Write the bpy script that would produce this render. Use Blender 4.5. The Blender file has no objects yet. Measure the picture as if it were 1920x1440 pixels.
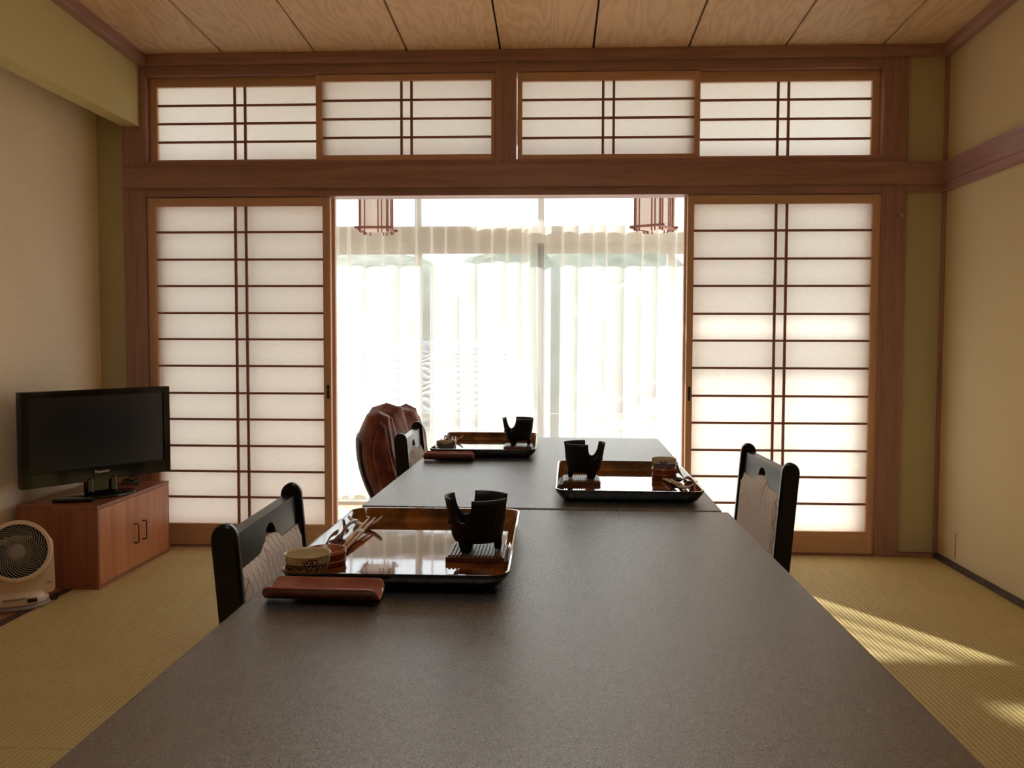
import bpy, bmesh, math, random
from math import sin, cos, pi, radians, sqrt
from mathutils import Vector, Matrix, noise

random.seed(7)
S = bpy.context.scene
COL = S.collection

# ------------------------------------------------------------------ camera
cam_d = bpy.data.cameras.new('camera')
cam = bpy.data.objects.new('camera', cam_d)
COL.objects.link(cam)
R_ = Vector((0.9988, 0.0490, 0.0027)); D_ = Vector((0.0051, -0.0490, -0.9988)); F_ = Vector((-0.0488, 0.9976, -0.0492))
F_.normalize(); R_ = (R_ - F_ * R_.dot(F_)).normalized(); U_ = R_.cross(F_)
m = Matrix.Identity(4)
for i in range(3):
    m[i][0] = R_[i]; m[i][1] = U_[i]; m[i][2] = -F_[i]
m[0][3], m[1][3], m[2][3] = 0.0, 0.0, 1.062
cam.matrix_world = m
cam_d.sensor_width = 36.0
cam_d.lens = 1650.0 / 1920.0 * 36.0
cam_d.clip_start = 0.02
cam_d.clip_end = 300
S.camera = cam

# ------------------------------------------------------------------ light and exposure
SKY = 0.46
SUN = 1.4
EXPO = 3.0
FILL_LAMP = 1.2       # radiance of the unseen ceiling lamp added for fill
S.view_settings.view_transform = 'Standard'
S.view_settings.look = 'None'
S.view_settings.gamma = 1.0
S.view_settings.use_curve_mapping = False
S.view_settings.exposure = EXPO
w = bpy.data.worlds.new('hazy_sky')
S.world = w
w.use_nodes = True
bg = w.node_tree.nodes['Background']
bg.inputs['Color'].default_value = (0.88, 0.945, 1.0, 1)
bg.inputs['Strength'].default_value = SKY
sl = bpy.data.lights.new('sun', 'SUN')
sl.energy = SUN
sl.angle = radians(0.8)
sl.color = (1.0, 0.94, 0.84)
sun = bpy.data.objects.new('sun', sl)
COL.objects.link(sun)
el = radians(26.4)
trav = Vector((0.51 * cos(el), -0.86 * cos(el), -sin(el)))
sun.rotation_euler = trav.to_track_quat('-Z', 'Y').to_euler()
sun.location = (-6, 14, 8)
pl = bpy.data.lights.new('window_portal', 'AREA')
pl.shape = 'RECTANGLE'; pl.size = 3.9; pl.size_y = 2.4
pl.cycles.is_portal = True
po = bpy.data.objects.new('window_portal', pl)
COL.objects.link(po)
po.location = (-0.1, 5.86, 1.2)
po.rotation_euler = (-pi / 2, 0, 0)
cy = S.cycles
cy.use_denoising = True
try:
    cy.denoiser = 'OPENIMAGEDENOISE'
    cy.denoising_input_passes = 'RGB_ALBEDO_NORMAL'
except Exception:
    pass
cy.max_bounces = 14; cy.diffuse_bounces = 8; cy.glossy_bounces = 5
cy.transmission_bounces = 10; cy.transparent_max_bounces = 24
cy.sample_clamp_indirect = 8.0
cy.caustics_reflective = False; cy.caustics_refractive = False
cy.blur_glossy = 0.5


# ------------------------------------------------------------------ materials
def lin(c):
    return tuple(((v / 255.0) / 12.92 if v / 255.0 <= 0.04045 else ((v / 255.0 + 0.055) / 1.055) ** 2.4) for v in c) + (1,)


class NT:
    def __init__(s, name):
        s.m = bpy.data.materials.new(name)
        s.m.use_nodes = True
        s.t = s.m.node_tree
        s.t.nodes.clear()
        s.out = s.t.nodes.new('ShaderNodeOutputMaterial')

    def n(s, typ, **kw):
        nd = s.t.nodes.new('ShaderNode' + typ)
        for k, v in kw.items():
            if k in nd.inputs.keys():
                nd.inputs[k].default_value = v
            else:
                setattr(nd, k, v)
        return nd

    def l(s, a, b):
        s.t.links.new(a, b)

    def coord(s, scale=(1, 1, 1), rot=(0, 0, 0), kind='Object', rand=False):
        tc = s.n('TexCoord')
        mp = s.n('Mapping')
        mp.inputs['Scale'].default_value = scale
        mp.inputs['Rotation'].default_value = rot
        s.l(tc.outputs[kind], mp.inputs['Vector'])
        if rand:
            oi = s.n('ObjectInfo')
            mu = s.n('VectorMath', operation='SCALE')
            cb = s.n('CombineXYZ')
            s.l(oi.outputs['Random'], cb.inputs[0]); s.l(oi.outputs['Random'], cb.inputs[1]); s.l(oi.outputs['Random'], cb.inputs[2])
            s.l(cb.outputs[0], mu.inputs[0]); mu.inputs['Scale'].default_value = 37.0
            s.l(mu.outputs[0], mp.inputs['Location'])
        return mp.outputs[0]

    def ramp(s, fac, stops):
        r = s.n('ValToRGB')
        e = r.color_ramp.elements
        e[0].position, e[0].color = stops[0]
        e[1].position, e[1].color = stops[-1]
        for p, c in stops[1:-1]:
            x = e.new(p); x.color = c
        s.l(fac, r.inputs[0])
        return r.outputs[0]

    def noise(s, vec, scale=5, detail=3, rough=0.5, dist=0):
        x = s.n('TexNoise', Scale=scale, Detail=detail, Roughness=rough, Distortion=dist)
        s.l(vec, x.inputs['Vector'])
        return x.outputs['Fac']

    def math(s, op, a, b=None):
        x = s.n('Math', operation=op)
        for i, v in enumerate((a, b)):
            if v is None: continue
            if isinstance(v, (int, float)): x.inputs[i].default_value = v
            else: s.l(v, x.inputs[i])
        return x.outputs[0]

    def bump(s, h, strength=0.3, dist=0.001):
        b = s.n('Bump')
        b.inputs['Strength'].default_value = strength
        b.inputs['Distance'].default_value = dist
        s.l(h, b.inputs['Height'])
        return b.outputs[0]

    def pbr(s, color, rough=0.5, normal=None, **kw):
        p = s.n('BsdfPrincipled')
        if isinstance(color, tuple): p.inputs['Base Color'].default_value = color
        else: s.l(color, p.inputs['Base Color'])
        if isinstance(rough, (int, float)): p.inputs['Roughness'].default_value = rough
        else: s.l(rough, p.inputs['Roughness'])
        for k, v in kw.items():
            p.inputs[k.replace('_', ' ')].default_value = v
        if normal is not None: s.l(normal, p.inputs['Normal'])
        s.l(p.outputs[0], s.out.inputs[0])
        return s.m


def mix(a, b, t):
    return tuple(a[i] * (1 - t) + b[i] * t for i in range(3)) + (1,)


def m_plain(name, c, rough=0.5, var=0.12, scale=30, bump=0.0, **kw):
    t = NT(name)
    v = t.coord()
    nz = t.noise(v, scale, 3)
    col = t.ramp(nz, [(0.3, mix(c, (0, 0, 0), var)), (0.7, mix(c, (1, 1, 1), var * 0.35))])
    return t.pbr(col, rough, t.bump(nz, bump) if bump else None, **kw)


def m_wood(name, c1, c2, axis='x', rough=0.45, scale=1.0, bump=0.15, **kw):
    t = NT(name)
    s = [22.0 * scale] * 3
    s['xyz'.index(axis)] = 1.1 * scale
    v = t.coord(tuple(s), rand=True)
    n1 = t.noise(v, 1.6, 5, 0.6, 0.6)
    s2 = [160.0 * scale] * 3
    s2['xyz'.index(axis)] = 4.0
    n2 = t.noise(t.coord(tuple(s2)), 1.5, 2)
    f = t.math('ADD', t.math('MULTIPLY', n1, 0.75), t.math('MULTIPLY', n2, 0.25))
    col = t.ramp(f, [(0.33, c1), (0.52, mix(c1, c2, 0.6)), (0.68, c2)])
    return t.pbr(col, rough, t.bump(n2, bump, 0.0006), **kw)


def m_cathedral(name, c1, c2):
    t = NT(name)
    v = t.coord((1, 1, 1), rand=True)
    big = t.noise(t.coord((3.2, 0.55, 1), rand=True), 1.3, 3, 0.5, 0.4)
    rings = t.math('FRACT', t.math('MULTIPLY', big, 17.0))
    ln = t.math('POWER', t.math('ABSOLUTE', t.math('SUBTRACT', rings, 0.5)), 1.6)
    fine = t.noise(t.coord((190, 3.0, 1)), 1.2, 2)
    f = t.math('ADD', t.math('MULTIPLY', ln, 1.1), t.math('MULTIPLY', fine, 0.45))
    col = t.ramp(f, [(0.1, c2), (0.75, c1)])
    return t.pbr(col, 0.5, t.bump(fine, 0.1, 0.0004))


M = {}
RB1, RB2 = lin((150, 114, 112)), lin((184, 146, 142))
for a in 'xyz':
    M['dark_' + a] = m_wood('reddish_post_wood_' + a, RB1, RB2, a, 0.4)
    M['frame_' + a] = m_wood('amber_shoji_frame_wood_' + a, lin((202, 162, 134)), lin((224, 188, 162)), a, 0.45)
M['lattice'] = m_wood('dark_lattice_wood', lin((140, 92, 78)), lin((168, 116, 100)), 'x', 0.5, 1.0)
M['ceil'] = m_cathedral('cedar_ceiling_board', lin((212, 176, 138)), lin((242, 214, 180)))
M['groove'] = m_plain('dark_ceiling_groove', lin((50, 28, 22)), 0.8)
M['black_trim'] = m_plain('blackened_floor_trim', lin((62, 44, 38)), 0.6)
M['floor_board'] = m_wood('red_brown_alcove_board', lin((150, 92, 62)), lin((190, 128, 92)), 'y', 0.3)
M['veranda_floor'] = m_wood('pale_veranda_boards', lin((214, 182, 154)), lin((234, 208, 184)), 'x', 0.35)
M['veranda_wall'] = m_plain('veranda_plaster', lin((240, 236, 228)), 0.9, 0.04)


def m_wall(name, c, sc=(1, 1, 1), bump=0.25, var=0.08):
    t = NT(name)
    n1 = t.noise(t.coord(sc), 260, 3, 0.6)
    n2 = t.noise(t.coord((1, 1, 1)), 2.2, 3)
    f = t.math('ADD', t.math('MULTIPLY', n1, 0.6), t.math('MULTIPLY', n2, 0.4))
    col = t.ramp(f, [(0.35, mix(c, (0, 0, 0), var)), (0.65, mix(c, (1, 1, 1), 0.03))])
    return t.pbr(col, 0.9, t.bump(n1, bump, 0.0008))


M['wall_r'] = m_wall('sand_plaster', lin((222, 204, 162)))
M['wall_olive'] = m_wall('olive_plaster', lin((200, 194, 160)))
M['wall_val'] = m_wall('mustard_plaster', lin((222, 212, 156)))
M['wall_l'] = m_wall('beige_grasscloth', lin((252, 236, 206)), (1, 0.06, 1.6), 0.5, 0.12)


def m_tatami():
    t = NT('woven_tatami_rush')
    tc = t.n('TexCoord')
    sp = t.n('SeparateXYZ')
    t.l(tc.outputs['Object'], sp.inputs[0])
    x = t.math('MULTIPLY', sp.outputs[0], 2 * pi / 0.0155)
    rib = t.math('SINE', x)
    y = t.math('MULTIPLY', sp.outputs[1], 2 * pi / 0.0062)
    wv = t.math('MULTIPLY', t.math('SINE', y), t.math('SINE', t.math('MULTIPLY', x, 0.5)))
    nz = t.noise(t.coord((26, 300, 1)), 1.4, 3)
    big = t.noise(t.coord((1, 1, 1)), 1.5, 2)
    f = t.math('ADD', t.math('MULTIPLY', rib, 0.07), t.math('ADD', t.math('MULTIPLY', nz, 0.7), t.math('MULTIPLY', big, 0.3)))
    col = t.ramp(f, [(0.32, lin((182, 160, 100))), (0.5, lin((204, 184, 124))), (0.72, lin((228, 212, 158)))])
    h = t.math('ADD', rib, t.math('MULTIPLY', wv, 0.35))
    return t.pbr(col, 0.62, t.bump(h, 0.55, 0.0016))


M['tatami'] = m_tatami()


def m_table():
    t = NT('embossed_charcoal_laminate')
    v = t.coord()
    n1 = t.noise(v, 620, 2, 0.7)
    n2 = t.noise(v, 900, 1, 0.6)
    vo = t.n('TexVoronoi', Scale=300.0)
    t.l(v, vo.inputs['Vector'])
    h = t.math('ADD', n1, t.math('MULTIPLY', n2, 0.6))
    col = t.ramp(n1, [(0.42, lin((10, 10, 10))), (0.60, lin((26, 25, 25))), (0.70, lin((160, 157, 154)))])
    ro = t.math('ADD', 0.12, t.math('MULTIPLY', n2, 0.30))
    return t.pbr(col, ro, t.bump(h, 0.55, 0.0011), IOR=4.2)


M['table'] = m_table()
M['black'] = m_plain('black_lacquered_wood', lin((10, 10, 11)), 0.28, 0.0)
M['black_gloss'] = m_plain('gloss_black_plastic', lin((14, 14, 15)), 0.10, 0.0)
M['screen'] = m_plain('dark_tv_screen', lin((26, 27, 28)), 0.25, 0.0)
M['silver'] = m_plain('dull_silver', lin((170, 170, 160)), 0.3, 0.05, Metallic=0.8)
M['print'] = m_plain('silver_lettering', lin((235, 235, 225)), 0.4, 0.0)
M['stove'] = m_plain('cast_black_stoneware', lin((11, 11, 12)), 0.5, 0.02, 300, 0.1, Specular_IOR_Level=0.3)


def m_amber():
    t = NT('amber_mottled_lacquer')
    n1 = t.noise(t.coord((1, 1, 1)), 9, 3, 0.5, 0.5)
    col = t.ramp(n1, [(0.38, lin((60, 28, 8))), (0.62, lin((142, 78, 20)))])
    n2 = t.noise(t.coord((1, 1, 1)), 14, 1)
    p = t.pbr(col, 0.05, t.bump(n2, 0.12, 0.002), Coat_Weight=0.6, Coat_Roughness=0.02)
    return p


M['amber'] = m_amber()
M['tray_black'] = m_plain('tray_black_lacquer', lin((14, 13, 13)), 0.16, 0.1)
M['red_lac'] = m_plain('worn_red_brown_lacquer', lin((168, 84, 46)), 0.24, 0.35, 14)
M['dark_lac'] = m_plain('dark_maroon_lacquer', lin((74, 28, 24)), 0.12, 0.1)
M['bent'] = m_wood('orange_brown_cup_wood', lin((128, 62, 30)), lin((168, 92, 48)), 'x', 0.3)
M['chop'] = m_wood('pale_chopstick_wood', lin((198, 150, 116)), lin((222, 180, 146)), 'y', 0.5)
M['paper_band'] = m_plain('white_paper', lin((235, 228, 214)), 0.8, 0.02)
M['rest'] = m_plain('white_glaze', lin((244, 238, 222)), 0.35, 0.04)
M['cream'] = m_plain('cream_glaze', lin((206, 188, 146)), 0.2, 0.08)
M['trivet'] = m_wood('walnut_trivet_wood', lin((76, 44, 28)), lin((120, 76, 50)), 'x', 0.35)
M['fan_white'] = m_plain('ivory_fan_plastic', lin((236, 214, 188)), 0.4, 0.03)
M['fan_grey'] = m_plain('grey_fan_plastic', lin((150, 144, 134)), 0.45, 0.05)
M['fan_dark'] = m_plain('dark_fan_interior', lin((40, 36, 33)), 0.8, 0.05)
M['cab_side'] = m_wood('cabinet_side_veneer', lin((130, 74, 50)), lin((166, 102, 72)), 'z', 0.42)
M['cab_front'] = m_wood('cabinet_door_veneer', lin((170, 104, 66)), lin((202, 136, 92)), 'z', 0.38)
M['iron'] = m_plain('black_iron', lin((24, 20, 18)), 0.5, 0.1)
M['alu'] = m_plain('cream_window_frame', lin((205, 198, 184)), 0.5, 0.03)
M['rail'] = m_plain('weathered_rail_metal', lin((120, 116, 108)), 0.5, 0.05)
M['roof'] = m_plain('grey_roof_tile', lin((104, 108, 116)), 0.45, 0.15, 6)
M['house'] = m_plain('house_plaster', lin((190, 184, 172)), 0.9, 0.05)
M['leaf'] = m_plain('hill_foliage', lin((62, 84, 56)), 0.9, 0.3, 0.8)
M['ground'] = m_plain('outdoor_ground', lin((140, 136, 124)), 0.95, 0.1)


def m_porcelain():
    t = NT('blue_and_white_porcelain')
    tc = t.n('TexCoord'); sp = t.n('SeparateXYZ'); t.l(tc.outputs['Object'], sp.inputs[0])
    ang = t.n('Math', operation='ARCTAN2'); t.l(sp.outputs[1], ang.inputs[0]); t.l(sp.outputs[0], ang.inputs[1])
    cb = t.n('CombineXYZ')
    t.l(t.math('MULTIPLY', ang.outputs[0], 3.2), cb.inputs[0])
    t.l(t.math('MULTIPLY', sp.outputs[2], 110.0), cb.inputs[1])
    vo = t.n('TexVoronoi', Scale=2.4, feature='DISTANCE_TO_EDGE'); t.l(cb.outputs[0], vo.inputs['Vector'])
    pat = t.math('LESS_THAN', vo.outputs['Distance'], 0.07)
    z = sp.outputs[2]
    band = t.math('MULTIPLY', t.math('GREATER_THAN', z, 0.001), t.math('LESS_THAN', z, 0.0225))
    line = t.math('MULTIPLY', t.math('GREATER_THAN', z, 0.0225), t.math('LESS_THAN', z, 0.0236))
    seg = t.math('GREATER_THAN', t.math('SINE', t.math('MULTIPLY', ang.outputs[0], 4.0)), 0.1)
    upper = t.math('MULTIPLY', t.math('MULTIPLY', t.math('GREATER_THAN', z, 0.0236), t.math('LESS_THAN', z, 0.0325)), t.math('MULTIPLY', seg, t.math('GREATER_THAN', vo.outputs['Distance'], 0.09)))
    f = t.math('MAXIMUM', t.math('MAXIMUM', t.math('MULTIPLY', band, t.math('SUBTRACT', 1.0, pat)), line), upper)
    mx = t.n('MixRGB')
    mx.inputs[1].default_value = lin((226, 220, 204)); mx.inputs[2].default_value = lin((34, 50, 100))
    t.l(f, mx.inputs[0])
    return t.pbr(mx.outputs[0], 0.12)


M['porcelain'] = m_porcelain()


def m_fabric():
    t = NT('pink_beige_net_pattern_fabric')
    tc = t.n('TexCoord'); sp = t.n('SeparateXYZ'); t.l(tc.outputs['Object'], sp.inputs[0])
    u = t.math('MULTIPLY', sp.outputs[0], 1 / 0.026)
    v0 = t.math('MULTIPLY', sp.outputs[2], 1 / 0.052)
    wob = t.math('MULTIPLY', t.math('SINE', t.math('MULTIPLY', v0, 2 * pi)), 0.05)
    def dl(sgn, w_):
        a = t.math('ADD', u, t.math('MULTIPLY', v0, sgn))
        a = t.math('ADD', a, t.math('MULTIPLY', wob, sgn))
        a = t.math('ABSOLUTE', t.math('SUBTRACT', t.math('FRACT', a), 0.5))
        return t.math('LESS_THAN', a, w_)
    ln = t.math('MAXIMUM', dl(1.0, 0.048), dl(-1.0, 0.048))
    vo = t.n('TexVoronoi', Scale=1.0); t.l(t.coord((60, 60, 34)), vo.inputs['Vector'])
    mk = t.math('LESS_THAN', vo.outputs['Distance'], 0.16)
    f = t.math('MAXIMUM', ln, t.math('MULTIPLY', mk, 0.6))
    wv = t.noise(t.coord((700, 700, 700)), 1, 1)
    mx = t.n('MixRGB'); mx.inputs[1].default_value = lin((250, 236, 224)); mx.inputs[2].default_value = lin((188, 152, 136))
    t.l(f, mx.inputs[0])
    return t.pbr(mx.outputs[0], 0.85, t.bump(wv, 0.25, 0.0005), Sheen_Weight=0.6)


M['fabric'] = m_fabric()


def m_velvet():
    t = NT('rust_red_velvet')
    n = t.noise(t.coord(), 16, 3)
    col = t.ramp(n, [(0.3, lin((84, 32, 24))), (0.7, lin((150, 70, 54)))])
    return t.pbr(col, 0.75, None, Sheen_Weight=0.8, Sheen_Roughness=0.35)


M['velvet'] = m_velvet()
M['shell'] = m_plain('dark_maroon_vinyl', lin((40, 20, 20)), 0.45, 0.1)


def m_thin(name, col, transp, transl, tex=None, shadow_col=None):
    t = NT(name)
    d = t.n('BsdfDiffuse'); tr = t.n('BsdfTranslucent'); tp = t.n('BsdfTransparent')
    a = t.n('MixShader'); b = t.n('MixShader')
    if tex:
        nz = t.noise(t.coord(tex[0]), tex[1], 4, 0.65)
        c = t.ramp(nz, [(0.3, mix(col, (0, 0, 0), tex[2])), (0.7, col)])
        t.l(c, d.inputs[0]); t.l(c, tr.inputs[0])
    else:
        d.inputs[0].default_value = col; tr.inputs[0].default_value = col
    a.inputs[0].default_value = transl
    t.l(d.outputs[0], a.inputs[1]); t.l(tr.outputs[0], a.inputs[2])
    b.inputs[0].default_value = transp
    t.l(a.outputs[0], b.inputs[1]); t.l(tp.outputs[0], b.inputs[2])
    t.l(b.outputs[0], t.out.inputs[0])
    return t.m


M['paper'] = m_thin('washi_shoji_paper', lin((255, 254, 252)), 0.0, 0.74, ((1, 1, 1), 90, 0.06))
M['curtain'] = m_thin('sheer_white_curtain', lin((252, 250, 246)), 0.55, 0.52)
M['shade'] = m_thin('lantern_paper', lin((254, 248, 244)), 0.12, 0.7)


def m_glass():
    t = NT('clear_window_glass')
    fr = t.n('Fresnel', IOR=1.45); g = t.n('BsdfGlossy', Roughness=0.0); tp = t.n('BsdfTransparent')
    tp.inputs[0].default_value = (0.96, 0.98, 0.97, 1)
    mx = t.n('MixShader')
    t.l(fr.outputs[0], mx.inputs[0]); t.l(tp.outputs[0], mx.inputs[1]); t.l(g.outputs[0], mx.inputs[2])
    t.l(mx.outputs[0], t.out.inputs[0])
    return t.m


M['glass'] = m_glass()


# ------------------------------------------------------------------ mesh helpers
def new():
    return bmesh.new()


def box(bm, x0, x1, y0, y1, z0, z1, bev=0.0, mi=0):
    r = bmesh.ops.create_cube(bm, size=1)
    vs = r['verts']
    for v in vs:
        v.co = Vector(((x0 + x1) / 2 + v.co.x * (x1 - x0), (y0 + y1) / 2 + v.co.y * (y1 - y0), (z0 + z1) / 2 + v.co.z * (z1 - z0)))
    fs = set(f for v in vs for f in v.link_faces)
    for f in fs: f.material_index = mi
    if bev > 0:
        es = set(e for v in vs for e in v.link_edges)
        bmesh.ops.bevel(bm, geom=list(es), offset=bev, segments=2, profile=0.7, affect='EDGES')
    return bm


def bx(*a, **k):
    return box(new(), *a, **k)


def cyl(bm, p0, p1, r0, r1=None, n=16, caps=True, mi=0):
    p0, p1 = Vector(p0), Vector(p1)
    r1 = r0 if r1 is None else r1
    q = (p1 - p0).to_track_quat('Z', 'Y')
    rings = []
    for p, r in ((p0, r0), (p1, r1)):
        rings.append([bm.verts.new(p + q @ Vector((r * cos(2 * pi * k / n), r * sin(2 * pi * k / n), 0))) for k in range(n)])
    for k in range(n):
        f = bm.faces.new((rings[0][k], rings[0][(k + 1) % n], rings[1][(k + 1) % n], rings[1][k])); f.smooth = True; f.material_index = mi
    if caps:
        f = bm.faces.new(rings[0][::-1]); f.material_index = mi
        f = bm.faces.new(rings[1]); f.material_index = mi
    return bm


def lathe(bm, prof, c=(0, 0, 0), n=48, mi=0, closed=False):
    rings = []
    for r, z in prof:
        if r < 1e-6:
            rings.append([bm.verts.new((c[0], c[1], c[2] + z))])
        else:
            rings.append([bm.verts.new((c[0] + r * cos(2 * pi * k / n), c[1] + r * sin(2 * pi * k / n), c[2] + z)) for k in range(n)])
    for a, b in zip(rings, rings[1:]):
        for k in range(n):
            k2 = (k + 1) % n
            if len(a) == 1 and len(b) == 1: continue
            if len(a) == 1: f = bm.faces.new((a[0], b[k2], b[k]))
            elif len(b) == 1: f = bm.faces.new((a[k], a[k2], b[0]))
            else: f = bm.faces.new((a[k], a[k2], b[k2], b[k]))
            f.smooth = True; f.material_index = mi
    return bm


def grid(bm, fn, nu, nv, mi=0, smooth=True, closeu=False):
    vs = [[bm.verts.new(fn(i / nu, j / nv)) for j in range(nv + 1)] for i in range(nu + (0 if closeu else 1))]
    N = len(vs)
    for i in range(nu):
        for j in range(nv):
            f = bm.faces.new((vs[i][j], vs[(i + 1) % N][j], vs[(i + 1) % N][j + 1], vs[i][j + 1]))
            f.smooth = smooth; f.material_index = mi
    return vs


def tube(bm, pts, rad, n=10, flat=1.0, mi=0):
    """tube along points; rad number or list of (r) ; flat scales the vertical radius"""
    pts = [Vector(p) for p in pts]
    rings = []
    for i, p in enumerate(pts):
        d = (pts[min(i + 1, len(pts) - 1)] - pts[max(i - 1, 0)]).normalized()
        up = Vector((0, 0, 1)) if abs(d.z) < 0.9 else Vector((0, 1, 0))
        s = d.cross(up).normalized(); u = s.cross(d)
        r = rad[i] if isinstance(rad, (list, tuple)) else rad
        rings.append([bm.verts.new(p + s * r * cos(2 * pi * k / n) + u * r * flat * sin(2 * pi * k / n)) for k in range(n)])
    for a, b in zip(rings, rings[1:]):
        for k in range(n):
            f = bm.faces.new((a[k], a[(k + 1) % n], b[(k + 1) % n], b[k])); f.smooth = True; f.material_index = mi
    bm.faces.new(rings[0][::-1]); bm.faces.new(rings[-1])
    return bm


def prism(bm, poly, f, mi=0):
    """extrude polygon: f(p, side) -> Vector for side 0/1"""
    a = [bm.verts.new(f(p, 0)) for p in poly]; b = [bm.verts.new(f(p, 1)) for p in poly]
    n = len(poly)
    fs = [bm.faces.new(a[::-1]), bm.faces.new(b)]
    for i in range(n):
        fs.append(bm.faces.new((a[i], a[(i + 1) % n], b[(i + 1) % n], b[i])))
    for x in fs: x.material_index = mi
    bmesh.ops.recalc_face_normals(bm, faces=fs)
    return bm


def obj(name, bm, mat, parent=None, loc=None, kind=None, label=None, fix=True):
    me = bpy.data.meshes.new(name)
    if isinstance(bm, bmesh.types.BMesh):
        if fix: bmesh.ops.recalc_face_normals(bm, faces=bm.faces[:])
        bm.to_mesh(me); bm.free()
    else:
        me = bm
    mats = mat if isinstance(mat, (list, tuple)) else [mat]
    if not me.materials:
        for x in mats: me.materials.append(x)
    o = bpy.data.objects.new(name, me)
    COL.objects.link(o)
    if loc is not None: o.location = loc
    if parent is not None: o.parent = parent
    if kind: o['kind'] = kind
    if label: o['label'] = label
    return o


def thing(name, label, cat, loc=(0, 0, 0), rz=0.0, group=None):
    o = bpy.data.objects.new(name, None)
    o.empty_display_size = 0.05
    COL.objects.link(o)
    o.location = loc; o.rotation_euler = (0, 0, rz)
    o['label'] = label; o['category'] = cat
    if group: o['group'] = group
    return o


def tag(o, label, cat, group=None):
    o['label'] = label; o['category'] = cat
    if group: o['group'] = group
    return o


def struct(name, label=None, loc=(0, 0, 0)):
    o = bpy.data.objects.new(name, None)
    o.empty_display_size = 0.05
    COL.objects.link(o); o.location = loc
    o['kind'] = 'structure'
    if label: o['label'] = label; 
    return o


def dup(root, loc, rz, label, group=None):
    r = root.copy(); COL.objects.link(r); r.location = loc; r.rotation_euler = (0, 0, rz); r['label'] = label
    if group: r['group'] = group
    for ch in list(root.children):
        c = ch.copy(); COL.objects.link(c); c.parent = r
        for g in ch.children:
            d = g.copy(); COL.objects.link(d); d.parent = c
    return r


def solidify(o, t, off=-1):
    md = o.modifiers.new('thick', 'SOLIDIFY'); md.thickness = t; md.offset = off
    return md


# ------------------------------------------------------------------ room shell
YW = 4.408          # room face of the shoji wall
XL, XR = -2.33, 1.89
YB = -1.7           # wall behind the photographer


def zc(y):          # ceiling height: rises gently towards the viewer
    return 2.4855 + 0.0442 * (4.408 - y)


def kb(name, bm, mat, label=None):
    return obj(name, bm, mat, kind='structure', label=label)


# floor: tatami mats on a sub floor
fl = obj('floor', bx(XL - .1, XR + .1, YB - .1, 6.0, -0.12, -0.03), M['black_trim'], kind='structure', label='tatami floor of the dining room')
cols = [-2.045, -1.061, -0.077, 0.907, 1.872]
rows = [YB, 0.21, 2.176, 4.395]
for i in range(4):
    for j in range(3):
        obj('tatami_mat', bx(cols[i] + .0006, cols[i + 1] - .0006, rows[j] + .001, rows[j + 1] - .001, -0.029, 0.0, 0.002), M['tatami'], fl)
obj('edge_strip', bx(-2.088, -2.046, YB, 4.39, -0.03, 0.001, .002), M['black_trim'], fl, label='dark strip along the tatami at the left wall')
obj('alcove_board', bx(XL, -2.089, YB, 4.39, -0.03, 0.0, .001), M['floor_board'], fl, label='red-brown board along the left wall')
obj('veranda_board', bx(XL, XR, 4.51, 5.60, -0.03, 0.0), M['veranda_floor'], fl, label='pale wooden veranda floor')
obj('sill_track', bx(-2.076, 1.583, 4.396, 4.509, -0.03, 0.006, .001), M['dark_x'], fl)

kb('baseboard_right', bx(1.868, 1.90, YB, 4.39, -0.02, 0.022, .002), M['black_trim'])
kb('wall_right', bx(XR, XR + .1, YB, 4.54, -0.1, 2.95), M['wall_r'], 'sand-coloured plastered right wall')
kb('wall_left', bx(XL - .1, XL, YB, 4.54, -0.1, 2.95), M['wall_l'], 'beige papered left wall')
kb('wall_near', bx(XL - .1, XR + .1, YB - .1, YB, -0.1, 2.95), M['wall_r'])
wb = struct('wall_far', 'wall of sliding paper screens with dark timber frame')


def W(name, x0, x1, z0, z1, y0, y1, mat, bev=.002, label=None, par=None):
    return obj(name, bx(x0, x1, y0, y1, z0, z1, bev), M[mat], par or wb, label=label)


W('plaster_panel', 1.700, 1.89, 0.02, 1.80, 4.412, 4.50, 'wall_olive', 0)
W('plaster_panel', 1.700, 1.89, 1.92, 2.44, 4.412, 4.50, 'wall_olive', 0)
W('plaster_panel', XL, -2.188, 0, 2.6, 4.412, 4.50, 'wall_olive', 0)
W('header_wall', XL, XR, 2.42, 2.62, 4.43, 4.52, 'wall_olive', 0)
W('post', -2.190, -2.076, 0, 2.44, 4.396, 4.52, 'dark_z')
W('post', 1.583, 1.700, 0, 2.44, 4.396, 4.52, 'dark_z')
W('short_post', -0.301, -0.198, 1.925, 2.44, 4.392, 4.51, 'dark_z')
W('lintel', -2.13, 1.60, 1.783, 1.826, 4.400, 4.51, 'dark_x')
W('tie_beam', -2.178, 1.872, 1.824, 1.930, 4.378, 4.425, 'dark_x', .003)
W('lintel', 1.695, 1.872, 1.786, 1.826, 4.396, 4.43, 'dark_x')
W('transom_sill', -2.10, 1.63, 1.920, 1.959, 4.398, 4.50, 'dark_x')
W('transom_head', -2.10, 1.63, 2.387, 2.440, 4.400, 4.50, 'dark_x')
W('ceiling_moulding', -2.12, 1.89, 2.434, 2.4868, 4.374, 4.46, 'dark_x', .003)
W('jamb', -2.112, -2.070, 1.955, 2.39, 4.402, 4.50, 'dark_z')
W('jamb', 1.580, 1.634, 1.955, 2.39, 4.402, 4.50, 'dark_z')
W('base_strip', 1.695, 1.872, 0, 0.018, 4.397, 4.43, 'dark_x', .001)
W('upper_lining', -2.12, 1.63, 1.93, 1.958, 4.49, 4.53, 'dark_x', 0)
W('lower_filler', XL, -2.076, -0.02, 2.5, 4.50, 4.54, 'veranda_wall', 0)
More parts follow.
